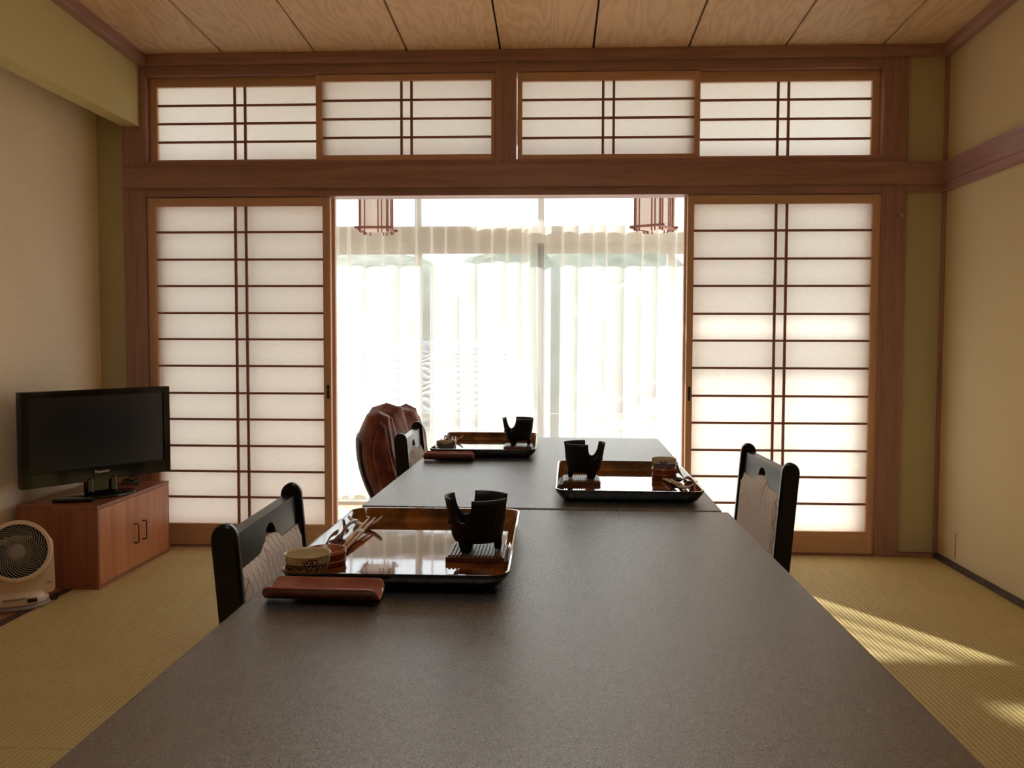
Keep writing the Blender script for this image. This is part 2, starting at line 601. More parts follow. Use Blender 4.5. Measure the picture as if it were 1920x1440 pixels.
W('lower_filler', 1.583, XR, -0.02, 2.5, 4.50, 4.54, 'veranda_wall', 0)
W('lower_filler', -2.08, 1.60, 1.79, 1.935, 4.50, 4.54, 'veranda_wall', 0)
W('lower_filler', -2.08, 1.60, 2.385, 2.5, 4.50, 4.54, 'veranda_wall', 0)

trim = struct('trim_1', 'dark corner strip beside the right wall')
obj('corner_strip', bx(1.872, 1.891, 4.396, 4.42, 0.0, 1.80, .001), M['dark_z'], trim)
obj('corner_strip', bx(1.872, 1.891, 4.396, 4.42, 1.92, 2.46, .001), M['dark_z'], trim)
kb('trim_2', bx(1.866, 1.90, YB, 4.40, 1.831, 1.932, .003), M['dark_y'], 'upper board of the picture rail on the right wall')
kb('trim_3', bx(1.874, 1.90, YB, 4.40, 1.787, 1.832, .002), M['dark_y'], 'lower strip of the picture rail on the right wall')


def slope_box(x0, x1, y0, y1, dz0, dz1, bev=0):
    bm = new(); box(bm, x0, x1, y0, y1, 0, 1)
    for v in bm.verts:
        v.co.z = zc(v.co.y) + (dz1 if v.co.z > .5 else dz0)
    if bev: bmesh.ops.bevel(bm, geom=bm.edges[:], offset=bev, segments=1, affect='EDGES')
    return bm


kb('trim_4', slope_box(1.848, 1.90, YB, 4.40, -0.052, 0.004, .002), M['dark_y'], 'ceiling moulding along the right wall')
kb('trim_5', slope_box(-2.101, -2.052, YB, 4.40, -0.052, 0.004, .002), M['dark_y'], 'ceiling moulding along the left bulkhead')
bm = new(); box(bm, -2.190, -2.101, YB, 4.407, 0, 1)
for v in bm.verts: v.co.z = zc(v.co.y) + .05 if v.co.z > .5 else 2.136
kb('trim_6', bm, M['wall_val'], 'mustard plaster bulkhead hanging over the left wall')

ce = obj('ceiling', slope_box(XL - .1, XR + .1, YB - .1, 4.55, 0.022, 0.12), M['groove'], kind='structure', label='board ceiling with narrow dark grooves')
gx = [-2.14, -1.659, -1.197, -0.7377, -0.2767, 0.1785, 0.640, 1.102, 1.565, 1.92]
for i in range(9):
    obj('ceiling_board', slope_box(gx[i] + .005, gx[i + 1] - .005, YB - .05, 4.43, 0.0, 0.02), M['ceil'], ce)
obj('recess_board', bx(XL, -2.14, YB - .05, 4.5, 2.5, 2.52), M['wall_olive'], ce)
obj('veranda_ceiling_board', bx(XL, XR, 4.54, 5.88, 2.44, 2.47), M['veranda_wall'], ce)


# ------------------------------------------------------------------ paper screens
def screen(name, label, x0, x1, z0, z1, px0, px1, pz0, pz1, vx, hz, y, th=.030, kit=None, bw=.012, pull=None):
    """frame outside x0..x1,z0..z1 ; paper opening px/pz ; lattice verticals vx, horizontals hz"""
    t = struct(name, label, (0, y, 0))
    obj('stile', bx(x0, px0, 0, th, z0, z1, .0015), M['frame_z'], t)
    obj('stile', bx(px1, x1, 0, th, z0, z1, .0015), M['frame_z'], t)
    obj('top_rail', bx(px0, px1, 0.0005, th, pz1, z1, .0015), M['frame_x'], t)
    obj('bottom_board' if pz0 - z0 > .06 else 'bottom_rail', bx(px0, px1, 0.0005, th, z0, pz0, .0015), M['frame_x'], t)
    for x in vx:
        obj('lattice_bar', bx(x - bw / 2, x + bw / 2, .006, .017, pz0, pz1), M['lattice'], t)
    for z in hz:
        obj('lattice_bar', bx(px0, px1, .0075, .0165, z - .0055, z + .0055), M['lattice'], t)
    bm = new()
    vs = [bm.verts.new(c) for c in ((px0 - .004, .019, pz0 - .004), (px1 + .004, .019, pz0 - .004), (px1 + .004, .019, pz1 + .004), (px0 - .004, .019, pz1 + .004))]
    bm.faces.new(vs)
    obj('paper', bm, M['paper'], t)
    if pull is not None:
        obj('finger_pull', bx(pull - .0065, pull + .0065, -0.002, .004, .765, .835, .002), M['iron'], t)
    return t


HZ = [1.062 + z for z in (.545, .4075, .2735, .136, .003, -.133, -.272, -.4065, -.543, -.675, -.808)]
dl = dict(z0=.008, z1=1.779, pz0=.117, pz1=1.736, hz=HZ)
screen('door_1', 'left paper sliding screen with dark lattice', -2.0725, -1.134, px0=-2.031, px1=-1.172, vx=(-1.6215, -1.567), y=4.409, pull=-1.150, **dl)
screen('door_2', 'right paper sliding screen with dark lattice', .6495, 1.583, px0=.681, px1=1.5445, vx=(1.081, 1.1335), y=4.409, pull=.667, **dl)
screen('door_3', 'paper screen slid away behind the left screen', -2.055, -1.120, px0=-2.010, px1=-1.162, vx=(-1.60, -1.55), y=4.452, **dl)
screen('door_4', 'paper screen slid away behind the right screen', .640, 1.570, px0=.680, px1=1.528, vx=(1.075, 1.128), y=4.452, **dl)

zz = lambda *a: [1.062 + q for q in a]
screen('window_1', 'leftmost small paper screen above the lintel', -2.068, -1.150, 1.957, 2.388, -2.0303, -1.186, 1.977, 2.342, (-1.6305, -1.5775), zz(1.189, 1.098, 1.0055), 4.446)
screen('window_2', 'second small paper screen from left above the lintel', -1.202, -.303, 1.957, 2.384, -1.1723, -.3224, 1.988, 2.351, (-.772, -.7215), zz(1.197, 1.105, 1.013), 4.410)
screen('window_3', 'third small paper screen from left above the lintel', -.192, .704, 1.957, 2.384, -.169, .678, 1.983, 2.341, (.2303, .2826), zz(1.190, 1.0998, 1.004), 4.410)
screen('window_4', 'rightmost small paper screen above the lintel', .655, 1.580, 1.957, 2.388, .690, 1.542, 1.977, 2.337, (1.0903, 1.1416), zz(1.189, 1.095, .997), 4.446)

for sd, xa, xb, wa, wb2 in (('left', XL - .1, XL, 4.58, 5.04), ('right', XR, XR + .1, 4.58, 5.42)):  # unseen end openings, added to light the paper screens from behind
    vw = struct('wall_veranda_' + sd, 'plastered %s end wall of the veranda with a tall open window' % sd)
    for (ya, yb, za, zb) in ((4.54, wa, -.1, 2.6), (wb2, 5.9, -.1, 2.6), (wa, wb2, -.1, .05), (wa, wb2, 2.38, 2.6)):
        obj('wall_piece', bx(xa, xb, ya, yb, za, zb), M['veranda_wall'], vw)
    if sd == 'right': obj('window_bar', bx(xa + .03, xb - .03, 5.12, 5.16, .05, 2.38), M['alu'], vw)
# ------------------------------------------------------------------ veranda windows, behind the curtain
yw0, yw1 = 5.74, 5.80
wf = struct('window_5', 'veranda window wall seen through the curtain')
obj('header_beam', bx(XL, XR, 5.70, 5.84, 1.692, 1.80, .003), M['alu'], wf)
obj('top_beam', bx(XL, XR, 5.70, 5.84, 2.34, 2.47, .003), M['alu'], wf)
obj('threshold', bx(XL, XR, 5.60, 5.84, -0.04, 0.02, .003), M['alu'], wf)
obj('jamb', bx(XL, -1.78, 5.70, 5.84, 0.0, 2.46, .003), M['alu'], wf)
obj('jamb', bx(1.60, XR, 5.70, 5.84, 0.0, 2.46, .003), M['alu'], wf)
sx = [-1.78, -.90, -.095, .745, 1.60]
for i in range(4):
    a, b = sx[i], sx[i + 1]
    yo = 5.745 if i in (1, 2) else 5.785
    s = struct('window_%d' % (6 + i), ['leftmost', 'second from left', 'third from left', 'rightmost'][i] + ' glass sash of the veranda window')
    a2 = a - (.022 if i in (1, 2, 3) else 0); b2 = b + (.022 if i in (0, 1, 2) else 0)
    obj('sash_stile', bx(a2, a2 + .045, yo, yo + .03, .02, 1.692, .002), M['alu'], s)
    obj('sash_stile', bx(b2 - .045, b2, yo, yo + .03, .02, 1.692, .002), M['alu'], s)
    obj('sash_rail', bx(a2 + .045, b2 - .045, yo, yo + .03, 1.628, 1.692, .002), M['alu'], s)
    obj('sash_rail', bx(a2 + .045, b2 - .045, yo, yo + .03, .02, .11, .002), M['alu'], s)
    bm = new(); y = yo + .015
    bm.faces.new([bm.verts.new(c) for c in ((a2 + .04, y, .1), (b2 - .04, y, .1), (b2 - .04, y, 1.64), (a2 + .04, y, 1.64))])
    obj('pane', bm, M['glass'], s)
    bm = new(); y = 5.77
    bm.faces.new([bm.verts.new(c) for c in ((a, y, 1.79), (b, y, 1.79), (b, y, 2.35), (a, y, 2.35))])
    obj('upper_pane', bm, M['glass'], wf)
    if i: obj('mullion', bx(a - .02, a + .02, 5.745, 5.80, 1.80, 2.34, .002), M['alu'], wf)


# curtains
def curtain(label, x0, x1, seed, yc, lean0, lean1):
    rnd = random.Random(seed)
    L_ = x1 - x0
    nper = int(round(L_ / .098))
    # irregular phase map
    ks = [rnd.uniform(.6, 1.4) for _ in range(nper)]
    tot = sum(ks); acc = [0]
    for k in ks: acc.append(acc[-1] + k / tot)
    amp = [rnd.uniform(.5, 1.25) for _ in range(nper + 1)]
    per = 16
    bm = new()
    nz = 14

    def fn(u, v):
        i = min(int(u * nper), nper - 1); f = u * nper - i
        s = acc[i] * (1 - f) + acc[i + 1] * f
        a = amp[i] * (1 - f) + amp[i + 1] * f
        ph = 2 * pi * f
        z = 0.035 + v * (2.40 - .035)
        open_ = 1.0 - 0.55 * v ** 3
        wob = noise.noise(Vector((s * 9, z * .8, seed))) * .012 * (1 - v)
        x = x0 + L_ * s + a * .031 * sin(ph) * open_ + wob
        pull0 = lean0 * (1 - abs(v - .45) / .55 if v < 1 else 0) if u < .15 else 0
        x += lean0 * max(0, 1 - s / .25) * sin(pi * min(1, (1 - v) * 1.15))
        x += lean1 * max(0, 1 - (1 - s) / .2) * sin(pi * min(1, (1 - v) * 1.15))
        y = yc + a * .034 * cos(ph) * open_ + noise.noise(Vector((s * 5, z, seed + 4))) * .006
        return Vector((x, y, z))
    grid(bm, fn, nper * per, nz)
    t = thing('sheer_curtain', label, 'curtain', ((x0 + x1) / 2, yc, 0))
    bmesh.ops.translate(bm, verts=bm.verts[:], vec=(-(x0 + x1) / 2, -yc, 0))
    obj('cloth', bm, M['curtain'], t, fix=False)
    return t


curtain('white sheer curtain, left half, pleated, behind the maroon chair', -2.15, -.115, 3, 5.640, 0, -.05)
curtain('white sheer curtain, right half, pleated, behind the far table end', -.215, 1.75, 8, 5.585, 0, 0)
t = thing('curtain_rail', 'white curtain rail high on the veranda window', 'rail', (0, 5.615, 2.40))
obj('rail', bx(-2.2, 1.8, -.045, .045, .005, .03, .004), M['alu'], t)


# ------------------------------------------------------------------ tables
def table(label, cx, cyy, wd, ln, rz, h=.702):
    t = thing('dining_table', label, 'table', (cx, cyy, 0), rz)
    obj('tabletop', bx(-wd / 2, wd / 2, -ln / 2, ln / 2, h - .026, h, .0025), M['table'], t)
    bm = new()
    for s in (-1, 1):
        box(bm, s * (wd / 2 - .09) - .012, s * (wd / 2 - .09) + .012, -ln / 2 + .10, ln / 2 - .10, h - .075, h - .0262, .002)
        box(bm, -wd / 2 + .103, wd / 2 - .103, s * (ln / 2 - .10) - .012, s * (ln / 2 - .10) + .012, h - .075, h - .0262, .002)
    obj('apron', bm, M['black'], t)
    for sx_ in (-1, 1):
        for sy in (-1, 1):
            obj('leg', bx(sx_ * (wd / 2 - .05) - .022, sx_ * (wd / 2 - .05) + .022, sy * (ln / 2 - .055) - .022, sy * (ln / 2 - .055) + .022, 0, h - .0262, .004), M['black'], t)
    return t


table('nearest charcoal table, long speckled top running toward the viewer', -.029, 1.144, .790, 1.435, 0)
table('farther charcoal table set end to end before the curtain', -.0195, 2.577, .775, 1.395, -.018)


# ------------------------------------------------------------------ dining chairs
def make_chair(label, loc, rz, group):
    """local: faces -Y, back at y=0 ; x across"""
    t = thing('dining_chair', label, 'chair', loc, rz, group)
    H_ = .775; half = .200
    lean = .085
    for s in (-1, 1):
        bm = new()
        # post profile in (y,z): slab .04 deep with rounded top, leaning back above the seat
        def cy_(z): return lean * max(0, (z - .40)) + (-.02 * max(0, .40 - z))
        poly = []
        hw = .020
        for z in (0, .2, .40, .55, H_ - .025): poly.append((cy_(z) - hw, z))
        for k in range(1, 16):
            a = pi - pi * k / 16
            poly.append((cy_(H_ - .025) + hw * cos(a), H_ - .025 + .025 * sin(a)))
        for z in (H_ - .025, .55, .40, .2, 0): poly.append((cy_(z) + hw, z))
        x0 = s * half - .011; x1 = s * half + .011
        prism(bm, poly, lambda p, sd: Vector((x0 if sd == 0 else x1, p[0], p[1])))
        bmesh.ops.bevel(bm, geom=[e for e in bm.edges if e.calc_face_angle(0) > .8], offset=.003, segments=3, affect='EDGES', clamp_overlap=True)
        for f_ in bm.faces: f_.smooth = len(f_.verts) == 4
        obj('back_post', bm, M['black'], t)
    # top rail with a half-round hand hole in its lower edge
    hx = half - .0112
    def rail_poly():
        top, bot = H_ - .022, H_ - .078
        p = [(-hx, top), (hx, top), (hx, bot)]
        p += [(.062, bot)]
        for k in range(0, 13):
            a = pi * k / 12
            p.append((.034 * cos(a), bot + .012 + .026 * sin(a)))
        p += [(-.062, bot)]
        p += [(-hx, bot)]
        return p
    bm = new()
    def rf(p, sd):
        z = p[1]; y = lean * (z - .40)
        return Vector((p[0], y + (-.011 if sd == 0 else .011), z))
    prism(bm, rail_poly(), rf)
    obj('top_rail', bm, M['black'], t)
    # upholstered back panel with raised middle
    def topz(x):
        b = H_ - .080
        return b + .016 * (1 / (1 + math.exp((abs(x) - .058) / .006)))
    bm = new()
    def pf(sd):
        def f(u, v):
            x = -hx + .001 + u * 2 * (hx - .001)
            z = .46 + v * (topz(x) - .46)
            e = min(1, min(u, 1 - u) / .07, min(v, 1 - v) / .05)
            th = .010 + .012 * sin(max(0, e) * pi / 2)
            return Vector((x, lean * (z - .40) + (-th if sd == 0 else th), z))
        return f
    a = grid(bm, pf(0), 36, 12); b = grid(bm, pf(1), 36, 12)
    nu, nv = 36, 12
    for i in range(nu):
        bm.faces.new((a[i][0], a[i + 1][0], b[i + 1][0], b[i][0])); bm.faces.new((a[i][nv], a[i + 1][nv], b[i + 1][nv], b[i][nv]))
    for j in range(nv):
        bm.faces.new((a[0][j], a[0][j + 1], b[0][j + 1], b[0][j])); bm.faces.new((a[nu][j], a[nu][j + 1], b[nu][j + 1], b[nu][j]))
    obj('back_panel', bm, M['fabric'], t)
    obj('lower_rail', bx(-hx, hx, -.010, .014, .425, .462, .002), M['black'], t)
    obj('seat', bx(-.195, .195, -.40, -.022, .375, .425, .014), M['fabric'], t)
    obj('seat_frame', bx(-.188, .188, -.39, -.02, .335, .374, .003), M['black'], t)
    for s in (-1, 1):
        obj('front_leg', bx(s * .175 - .016, s * .175 + .016, -.385, -.353, 0, .336, .003), M['black'], t)
        obj('side_stretcher', bx(s * .185 - .008, s * .185 + .008, -.352, -.022, .13, .155, .002), M['black'], t)
    return t


G = 'dining chairs with net-pattern fabric around the tables'
# facing +x: local -Y -> +X  means rz = +90deg
c1 = make_chair('black dining chair with net-pattern fabric back at the nearest tray', (-.492, 1.54, 0), pi / 2 + .04, G)
c2 = dup(c1, (.522, 2.30, 0), -pi / 2 + .03, 'lone dining chair on the right side of the tables, fabric back against the screen', G)
c3 = dup(c1, (-.452, 2.89, 0), pi / 2 + .03, 'farthest dining chair, in front of the maroon velvet chair', G)


# ------------------------------------------------------------------ trays and place settings
TZ = .702


def rrect(w_, l_, r, z, n=6):
    pts = []
    for cx, cy_, a0 in ((w_ / 2 - r, l_ / 2 - r, 0), (-w_ / 2 + r, l_ / 2 - r, pi / 2), (-w_ / 2 + r, -l_ / 2 + r, pi), (w_ / 2 - r, -l_ / 2 + r, 1.5 * pi)):
        for k in range(n + 1):
            a = a0 + (pi / 2) * k / n
            pts.append(Vector((cx + r * cos(a), cy_ + r * sin(a), z)))
    return pts


def tray(label, cx, cyy, wd, ln, rz, group):
    bm = new()
    # (shrink, z, material)
    prof = [(.021, 0.0, 0), (.015, .003, 0), (.004, .018, 0), (.0, .0262, 0), (.0006, .028, 0), (.0035, .028, 1), (.005, .0262, 1), (.0120, .0120, 1), (.0132, .0105, 1), (.0160, .0085, 1), (.0195, .0058, 1)]
    rings = []
    for sh, z, mi in prof:
        rings.append([bm.verts.new(p) for p in rrect(wd - 2 * sh, ln - 2 * sh, max(.008, .032 - sh * .6), z)])
    N = len(rings[0])
    for q in range(len(rings) - 1):
        for k in range(N):
            f = bm.faces.new((rings[q][k], rings[q][(k + 1) % N], rings[q + 1][(k + 1) % N], rings[q + 1][k]))
            f.smooth = q not in (4,)
            f.material_index = prof[q + 1][2]
    f = bm.faces.new(rings[0][::-1]); f.material_index = 0
    f = bm.faces.new(rings[-1]); f.material_index = 1
    o = obj('serving_tray', bm, [M['tray_black'], M['amber']], loc=(cx, cyy, TZ + .0005))
    o.rotation_euler = (0, 0, rz)
    return tag(o, label, 'tray', group)


GT = 'lacquered serving trays on the tables'
tray('amber and black lacquer tray on the nearest table', -.2315, 1.473, .333, .497, .006, GT)
tray('amber and black lacquer tray before the right-hand chair', .1715, 2.191, .333, .497, -.016, GT)
tray('lacquer tray farthest from the viewer, on the left side', -.2235, 2.917, .330, .505, .010, GT)
FZ = TZ + .0066


def stove(label, loc, rots, group):
    t = thing('tabletop_stove', label, 'stove', loc, 0, group)
    wings = [radians(a) for a in rots]
    h0, h1 = .016, .0875
    rb, rt = .0400, .0540
    half_w = radians(37)
    hn = h0 + (h1 - h0) * .47
    angs = []
    for i in range(3):
        a = wings[i]
        for k in range(9): angs.append((a - half_w + 2 * half_w * k / 8, 0))
        b0 = a + half_w; b1 = a + 2 * pi / 3 - half_w
        for k in range(1, 16):
            u = -cos(pi * k / 16)
            angs.append(((b0 + b1) / 2 + u * (b1 - b0) / 2, sqrt(max(0, 1 - u * u)) ** .9))
    bm = new()
    nv = 8
    def P(a, n_, v, th):
        top = h1 - (h1 - hn) * n_
        z = h0 + (top - h0) * v
        k = (z - h0) / (h1 - h0)
        r = rb + (rt - rb) * k - th
        if v == 0: r -= .002
        return Vector((r * cos(a), r * sin(a), z))
    N = len(angs)
    O = [[bm.verts.new(P(a, n_, j / nv, 0)) for j in range(nv + 1)] for a, n_ in angs]
    I = [[bm.verts.new(P(a, n_, j / nv, .0045) + (Vector((0, 0, .004)) if j == 0 else Vector())) for j in range(nv + 1)] for a, n_ in angs]
    for i in range(N):
        i2 = (i + 1) % N
        for j in range(nv):
            f = bm.faces.new((O[i][j], O[i2][j], O[i2][j + 1], O[i][j + 1])); f.smooth = True
            f = bm.faces.new((I[i2][j], I[i][j], I[i][j + 1], I[i2][j + 1])); f.smooth = True
        bm.faces.new((O[i][nv], O[i2][nv], I[i2][nv], I[i][nv]))
    bm.faces.new([O[i][0] for i in range(N)][::-1])
    bm.faces.new([I[i][0] for i in range(N)])
    obj('bowl_wall', bm, M['stove'], t)
    for a in wings:
        a += pi / 3
        d = Vector((cos(a), sin(a), 0)); s = Vector((-sin(a), cos(a), 0))
        bm = new()
        q = d * .034
        vs = []
        for z, wd, dp in ((.0175, .0115, .007), (.0, .0065, .005)):
            for su, sd in ((-1, -1), (1, -1), (1, 1), (-1, 1)):
                vs.append(bm.verts.new(q + s * wd * su + d * dp * sd + Vector((0, 0, z))))
        for f in ((0, 1, 2, 3), (7, 6, 5, 4), (0, 4, 5, 1), (1, 5, 6, 2), (2, 6, 7, 3), (3, 7, 4, 0)):
            bm.faces.new([vs[k] for k in f])
        bmesh.ops.bevel(bm, geom=bm.edges[:], offset=.0012, segments=2, affect='EDGES')
        obj('foot', bm, M['stove'], t)
    for a in wings:
        a2 = a + .12
        k = .40; r = rb + (rt - rb) * .5
        bm = new(); p = Vector((r * cos(a2), r * sin(a2), h0 + (h1 - h0) * k))
        d = Vector((cos(a2), sin(a2), -.1)).normalized()
        cyl(bm, p - d * .002, p + d * .0009, .0028, n=12)
        obj('vent_plug', bm, M['stove'], t)
    return t


def trivet(label, x0, x1, y0, y1, group):
    cx, cy_ = (x0 + x1) / 2, (y0 + y1) / 2
    t = thing('wooden_trivet', label, 'trivet', (cx, cy_, FZ), 0, group)
    a, b = (x1 - x0) / 2, (y1 - y0) / 2
    bm = new()
    box(bm, -a, a, -b, b, 0, .0085, .001)
    obj('board', bm, M['trivet'], t)
    n = 15
    for k in range(n):
        x = -a + .006 + (2 * a - .012) * k / (n - 1)
        obj('rib', bx(x - .0019, x + .0019, -b + .003, b - .003, .0083, .0112, .0006), M['trivet'], t)
    return t


GS = 'black three-winged tabletop stoves on the trays'
GV = 'square ribbed trivets under the stoves'
trivet('dark wooden trivet under the nearest black stove', -.173, -.079, 1.380, 1.476, GV)
trivet('dark wooden trivet under the middle stove on the right-hand tray', .021, .113, 2.152, 2.248, GV)
trivet('dark wooden trivet under the farthest black stove', -.166, -.074, 2.838, 2.932, GV)
SZ = FZ + .0114
stove('nearest black three-winged stove, largest in view', (-.1265, 1.430, SZ), (-178, -58, 62), GS)
stove('black three-winged stove on the right-hand tray', (.0735, 2.205, SZ), (2, 122, 242), GS)
stove('farthest black three-winged stove, in front of the curtain', (-.1195, 2.888, SZ), (-176, -56, 64), GS)


def bowl(label, loc, R=.0345, h=.036, group=None, rz=0):
    t = thing('porcelain_bowl', label, 'bowl', loc, rz, group)
    bm = new()
    lathe(bm, [(0, .003), (.45 * R, .003), (.47 * R, 0), (.56 * R, 0), (.60 * R, .003), (.80 * R, .008), (.92 * R, .018), (.97 * R, h - .003), (.985 * R, h - .001)], n=56)
    obj('body', bm, M['porcelain'], t)
    bm = new()
    lathe(bm, [(.985 * R, h - .0012), (R, h - .0004), (R * .99, h + .0008), (.95 * R, h + .0004), (.92 * R, h - .003), (.86 * R, .018), (.70 * R, .009), (.4 * R, .0065), (0, .006)], n=56)
    obj('glazed_inside', bm, M['cream'], t, label='cream glazed inside and rim')
    return t


def cup(label, loc, R=.034, h=.0245):
    t = thing('wooden_cup', label, 'cup', loc)
    bm = new()
    lathe(bm, [(0, .002), (.92 * R, .002), (.95 * R, 0), (.98 * R, .001), (.99 * R, h * .5), (R, h * .52), (R, h), (R * .93, h), (R * .92, .005), (0, .005)], n=48)
    obj('body', bm, M['bent'], t)
    for z in (.30, .78):
        bm = new()
        lathe(bm, [(R * .985, h * z - .0022), (R * 1.018, h * z - .0018), (R * 1.018, h * z + .0018), (R * .985, h * z + .0022)], n=48)
        obj('hoop', bm, M['bent'], t)
    return t


GB = 'blue and white bowls with cream insides'
bowl('blue and white bowl with cream inside on the nearest tray', (-.3680, 1.285, FZ), group=GB)
cup('low orange-brown wooden cup behind the nearest porcelain bowl', (-.3600, 1.3605, FZ), .0310)
cup('brown wooden cup holding a bowl on the right-hand tray', (.284, 2.292, FZ), .031, .026)
bowl('small porcelain bowl nested in a wooden cup', (.284, 2.292, FZ + .0136), .0325, .035, GB, 1.0)
bowl('small blue and white bowl on the farthest tray', (-.3480, 2.802, FZ + .0004), .0330, .030, GB, 2.0)


def rest(label, loc, rz, group, L_=.064):
    bm = new()
    def f(s):
        def g(u, v):
            x = (u - .5) * L_; k = (2 * u - 1)
            wdt = .0085 * (1 - .55 * abs(k) ** 2.2)
            y = (v - .5) * 2 * wdt
            z = .0035 + .016 * abs(k) ** 1.9 + .0025 * (2 * v - 1) ** 2
            return Vector((x, y, z + (.0022 if s else -.0022 * (1 - .3 * abs(k)))))
        return g
    a = grid(bm, f(1), 24, 6); b = grid(bm, f(0), 24, 6)
    for i in range(24):
        for j in (0, 6): bm.faces.new((a[i][j], a[i + 1][j], b[i + 1][j], b[i][j]))
    for j in range(6):
        for i in (0, 24): bm.faces.new((a[i][j], a[i][j + 1], b[i][j + 1], b[i][j]))
    o = obj('chopstick_rest', bm, M['rest'], loc=(loc[0], loc[1], loc[2])); o.rotation_euler = (0, 0, rz)
    return tag(o, label, 'chopstick rest', group)


def chops(label, p0, p1, group, sep=.0075):
    """a paper-banded pair: near (thick) end p0, tip p1"""
    p0, p1 = Vector(p0), Vector(p1)
    t = thing('chopsticks', label, 'chopsticks', p0, 0, group)
    d = p1 - p0; s = Vector((d.y, -d.x, 0)).normalized()
    for k, sg in enumerate((-1, 1)):
        bm = new()
        a = s * sg * sep * .5; b = d + s * sg * sep * .72
        tube(bm, [a, a.lerp(b, .35), a.lerp(b, .7), b], [.0027, .0034, .0031, .0017], 8)
        obj('chopstick', bm, M['chop'], t)
    c0, c1_ = d * .50, d * .585
    bm = new(); tube(bm, [c0, c1_], [sep * .56 + .0046, sep * .56 + .0046], 16, flat=.46)
    obj('paper_band', bm, M['paper_band'], t, label='white paper band')
    return t


def spoon(label, p0, p1, group, L_=None):
    """bowl centre p0, handle end p1"""
    p0, p1 = Vector(p0), Vector(p1)
    d = p1 - p0; ang = math.atan2(d.y, d.x); ln = d.length
    t = thing('lacquer_spoon', label, 'spoon', p0, ang, group)
    bm = new()
    def f(s):
        def g(u, v):
            a = 2 * pi * u; r = v
            x = .023 * r * cos(a); y = .0155 * r * sin(a)
            z = .0015 + .008 * r ** 2.2 - (0 if s else .0016)
            return Vector((x, y, z))
        return g
    a = grid(bm, f(1), 28, 6, closeu=True); b = grid(bm, f(0), 28, 6, closeu=True)
    for i in range(28): bm.faces.new((a[i][6], a[(i + 1) % 28][6], b[(i + 1) % 28][6], b[i][6]))
    obj('spoon_bowl', bm, M['dark_lac'], t)
    bm = new()
    pts = []; rr = []
    for k in range(13):
        u = k / 12
        pts.append(Vector((.019 + (ln - .019) * u, .003 * sin(u * pi), .0075 + .005 * sin(u * pi) + d.z * u))); rr.append(.0040 - .0014 * sin(u * pi) + .0018 * u)
    tube(bm, pts, rr, 10, .5)
    obj('handle', bm, M['dark_lac'], t)
    return t


GR = 'white boat-shaped chopstick rests'; GC = 'paper-banded chopstick pairs'; GP = 'dark lacquer spoons'
rest('white chopstick rest on the nearest tray', (-.3560, 1.628, FZ), .02, GR)
chops('pale wooden chopsticks with white paper band on the nearest tray', (-.352, 1.425, FZ + .0042), (-.3475, 1.650, FZ + .0150), GC)
spoon('dark red lacquer spoon beside the nearest chopsticks', (-.3700, 1.470, FZ + .0008), (-.3690, 1.602, FZ + .012), GP)
rest('white chopstick rest at the right corner of the right-hand tray', (.3080, 2.100, FZ), -.45, GR)
chops('chopsticks lying by the near right corner of the right-hand tray', (.279, 2.235, FZ + .0042), (.2965, 2.078, FZ + .0150), GC)
spoon('dark lacquer spoon on the right-hand tray', (.3060, 2.205, FZ + .0008), (.3200, 2.085, FZ + .012), GP)
rest('white chopstick rest at the far end of the farthest tray', (-.352, 3.055, FZ), .02, GR)
chops('chopsticks pointing away on the farthest tray', (-.3315, 2.850, FZ + .0042), (-.3540, 3.078, FZ + .0150), GC)


def bamboo(label, loc, rz, L_, group, mat):
    bm = new()
    R = .030
    def f(u, v):
        x = (u - .5) * L_
        e = min(u, 1 - u) * L_
        k = 1.0 if e > .010 else sqrt(max(0.02, 1 - ((.010 - e) / .010) ** 2)) * .28 + .72
        a = radians(-62 + 124 * v) * k
        return Vector((x, R * sin(a) * 1.05, R * (1 - cos(a)) * 1.28 + .0008))
    grid(bm, f, 40, 18)
    o = obj('bamboo_dish', bm, mat, loc=loc); o.rotation_euler = (0, 0, rz)
    solidify(o, .0032, -1)
    bv = o.modifiers.new('edge', 'BEVEL'); bv.width = .0009; bv.segments = 2; bv.limit_method = 'ANGLE'
    return tag(o, label, 'dish', group)


GD = 'split bamboo towel dishes'
bamboo('red-brown split bamboo dish in front of the nearest tray', (-.3185, 1.192, TZ + .0035), -.02, .160, GD, M['red_lac'])
bamboo('dark split bamboo dish in front of the farthest tray', (-.3175, 2.6255, TZ + .0035), .0, .150, GD, M['red_lac'])

# ------------------------------------------------------------------ television corner
cab = thing('tv_cabinet', 'low reddish wooden cabinet with two doors under the television', 'cabinet', (-2.105, 3.945, 0))
cx0, cx1, cy0, cy1, ch = -.180, .175, -.345, .345, .357
obj('side_panel', bx(cx0 + .13, cx1 - .0162, cy0, cy0 + .015, 0, ch - .0162, .0006), M['cab_side'], cab)
obj('side_panel', bx(cx0, cx0 + .1298, cy0 + .001, cy0 + .016, 0, ch - .0162, .0015), M['cab_side'], cab)
obj('side_panel', bx(cx0, cx1 - .001, cy1 - .016, cy1, 0, ch - .0162, .0015), M['cab_side'], cab)
obj('top_panel', bx(cx0, cx1, cy0, cy1, ch - .016, ch, .002), M['cab_side'], cab)
obj('back_panel', bx(cx0, cx0 + .01, cy0 + .016, cy1 - .016, 0, ch - .0162), M['cab_side'], cab)
obj('plinth', bx(cx1 - .016, cx1, cy0 + .016, cy1 - .016, 0, .020, .001), M['cab_side'], cab)
obj('bottom_panel', bx(cx0 + .01, cx1 - .017, cy0 + .017, cy1 - .017, .01, .024), M['cab_side'], cab)
obj('front_stile', bx(cx1 - .016, cx1 + .0004, cy0, cy0 + .015, 0, ch - .0163, .001), M['cab_side'], cab)
ym = .012
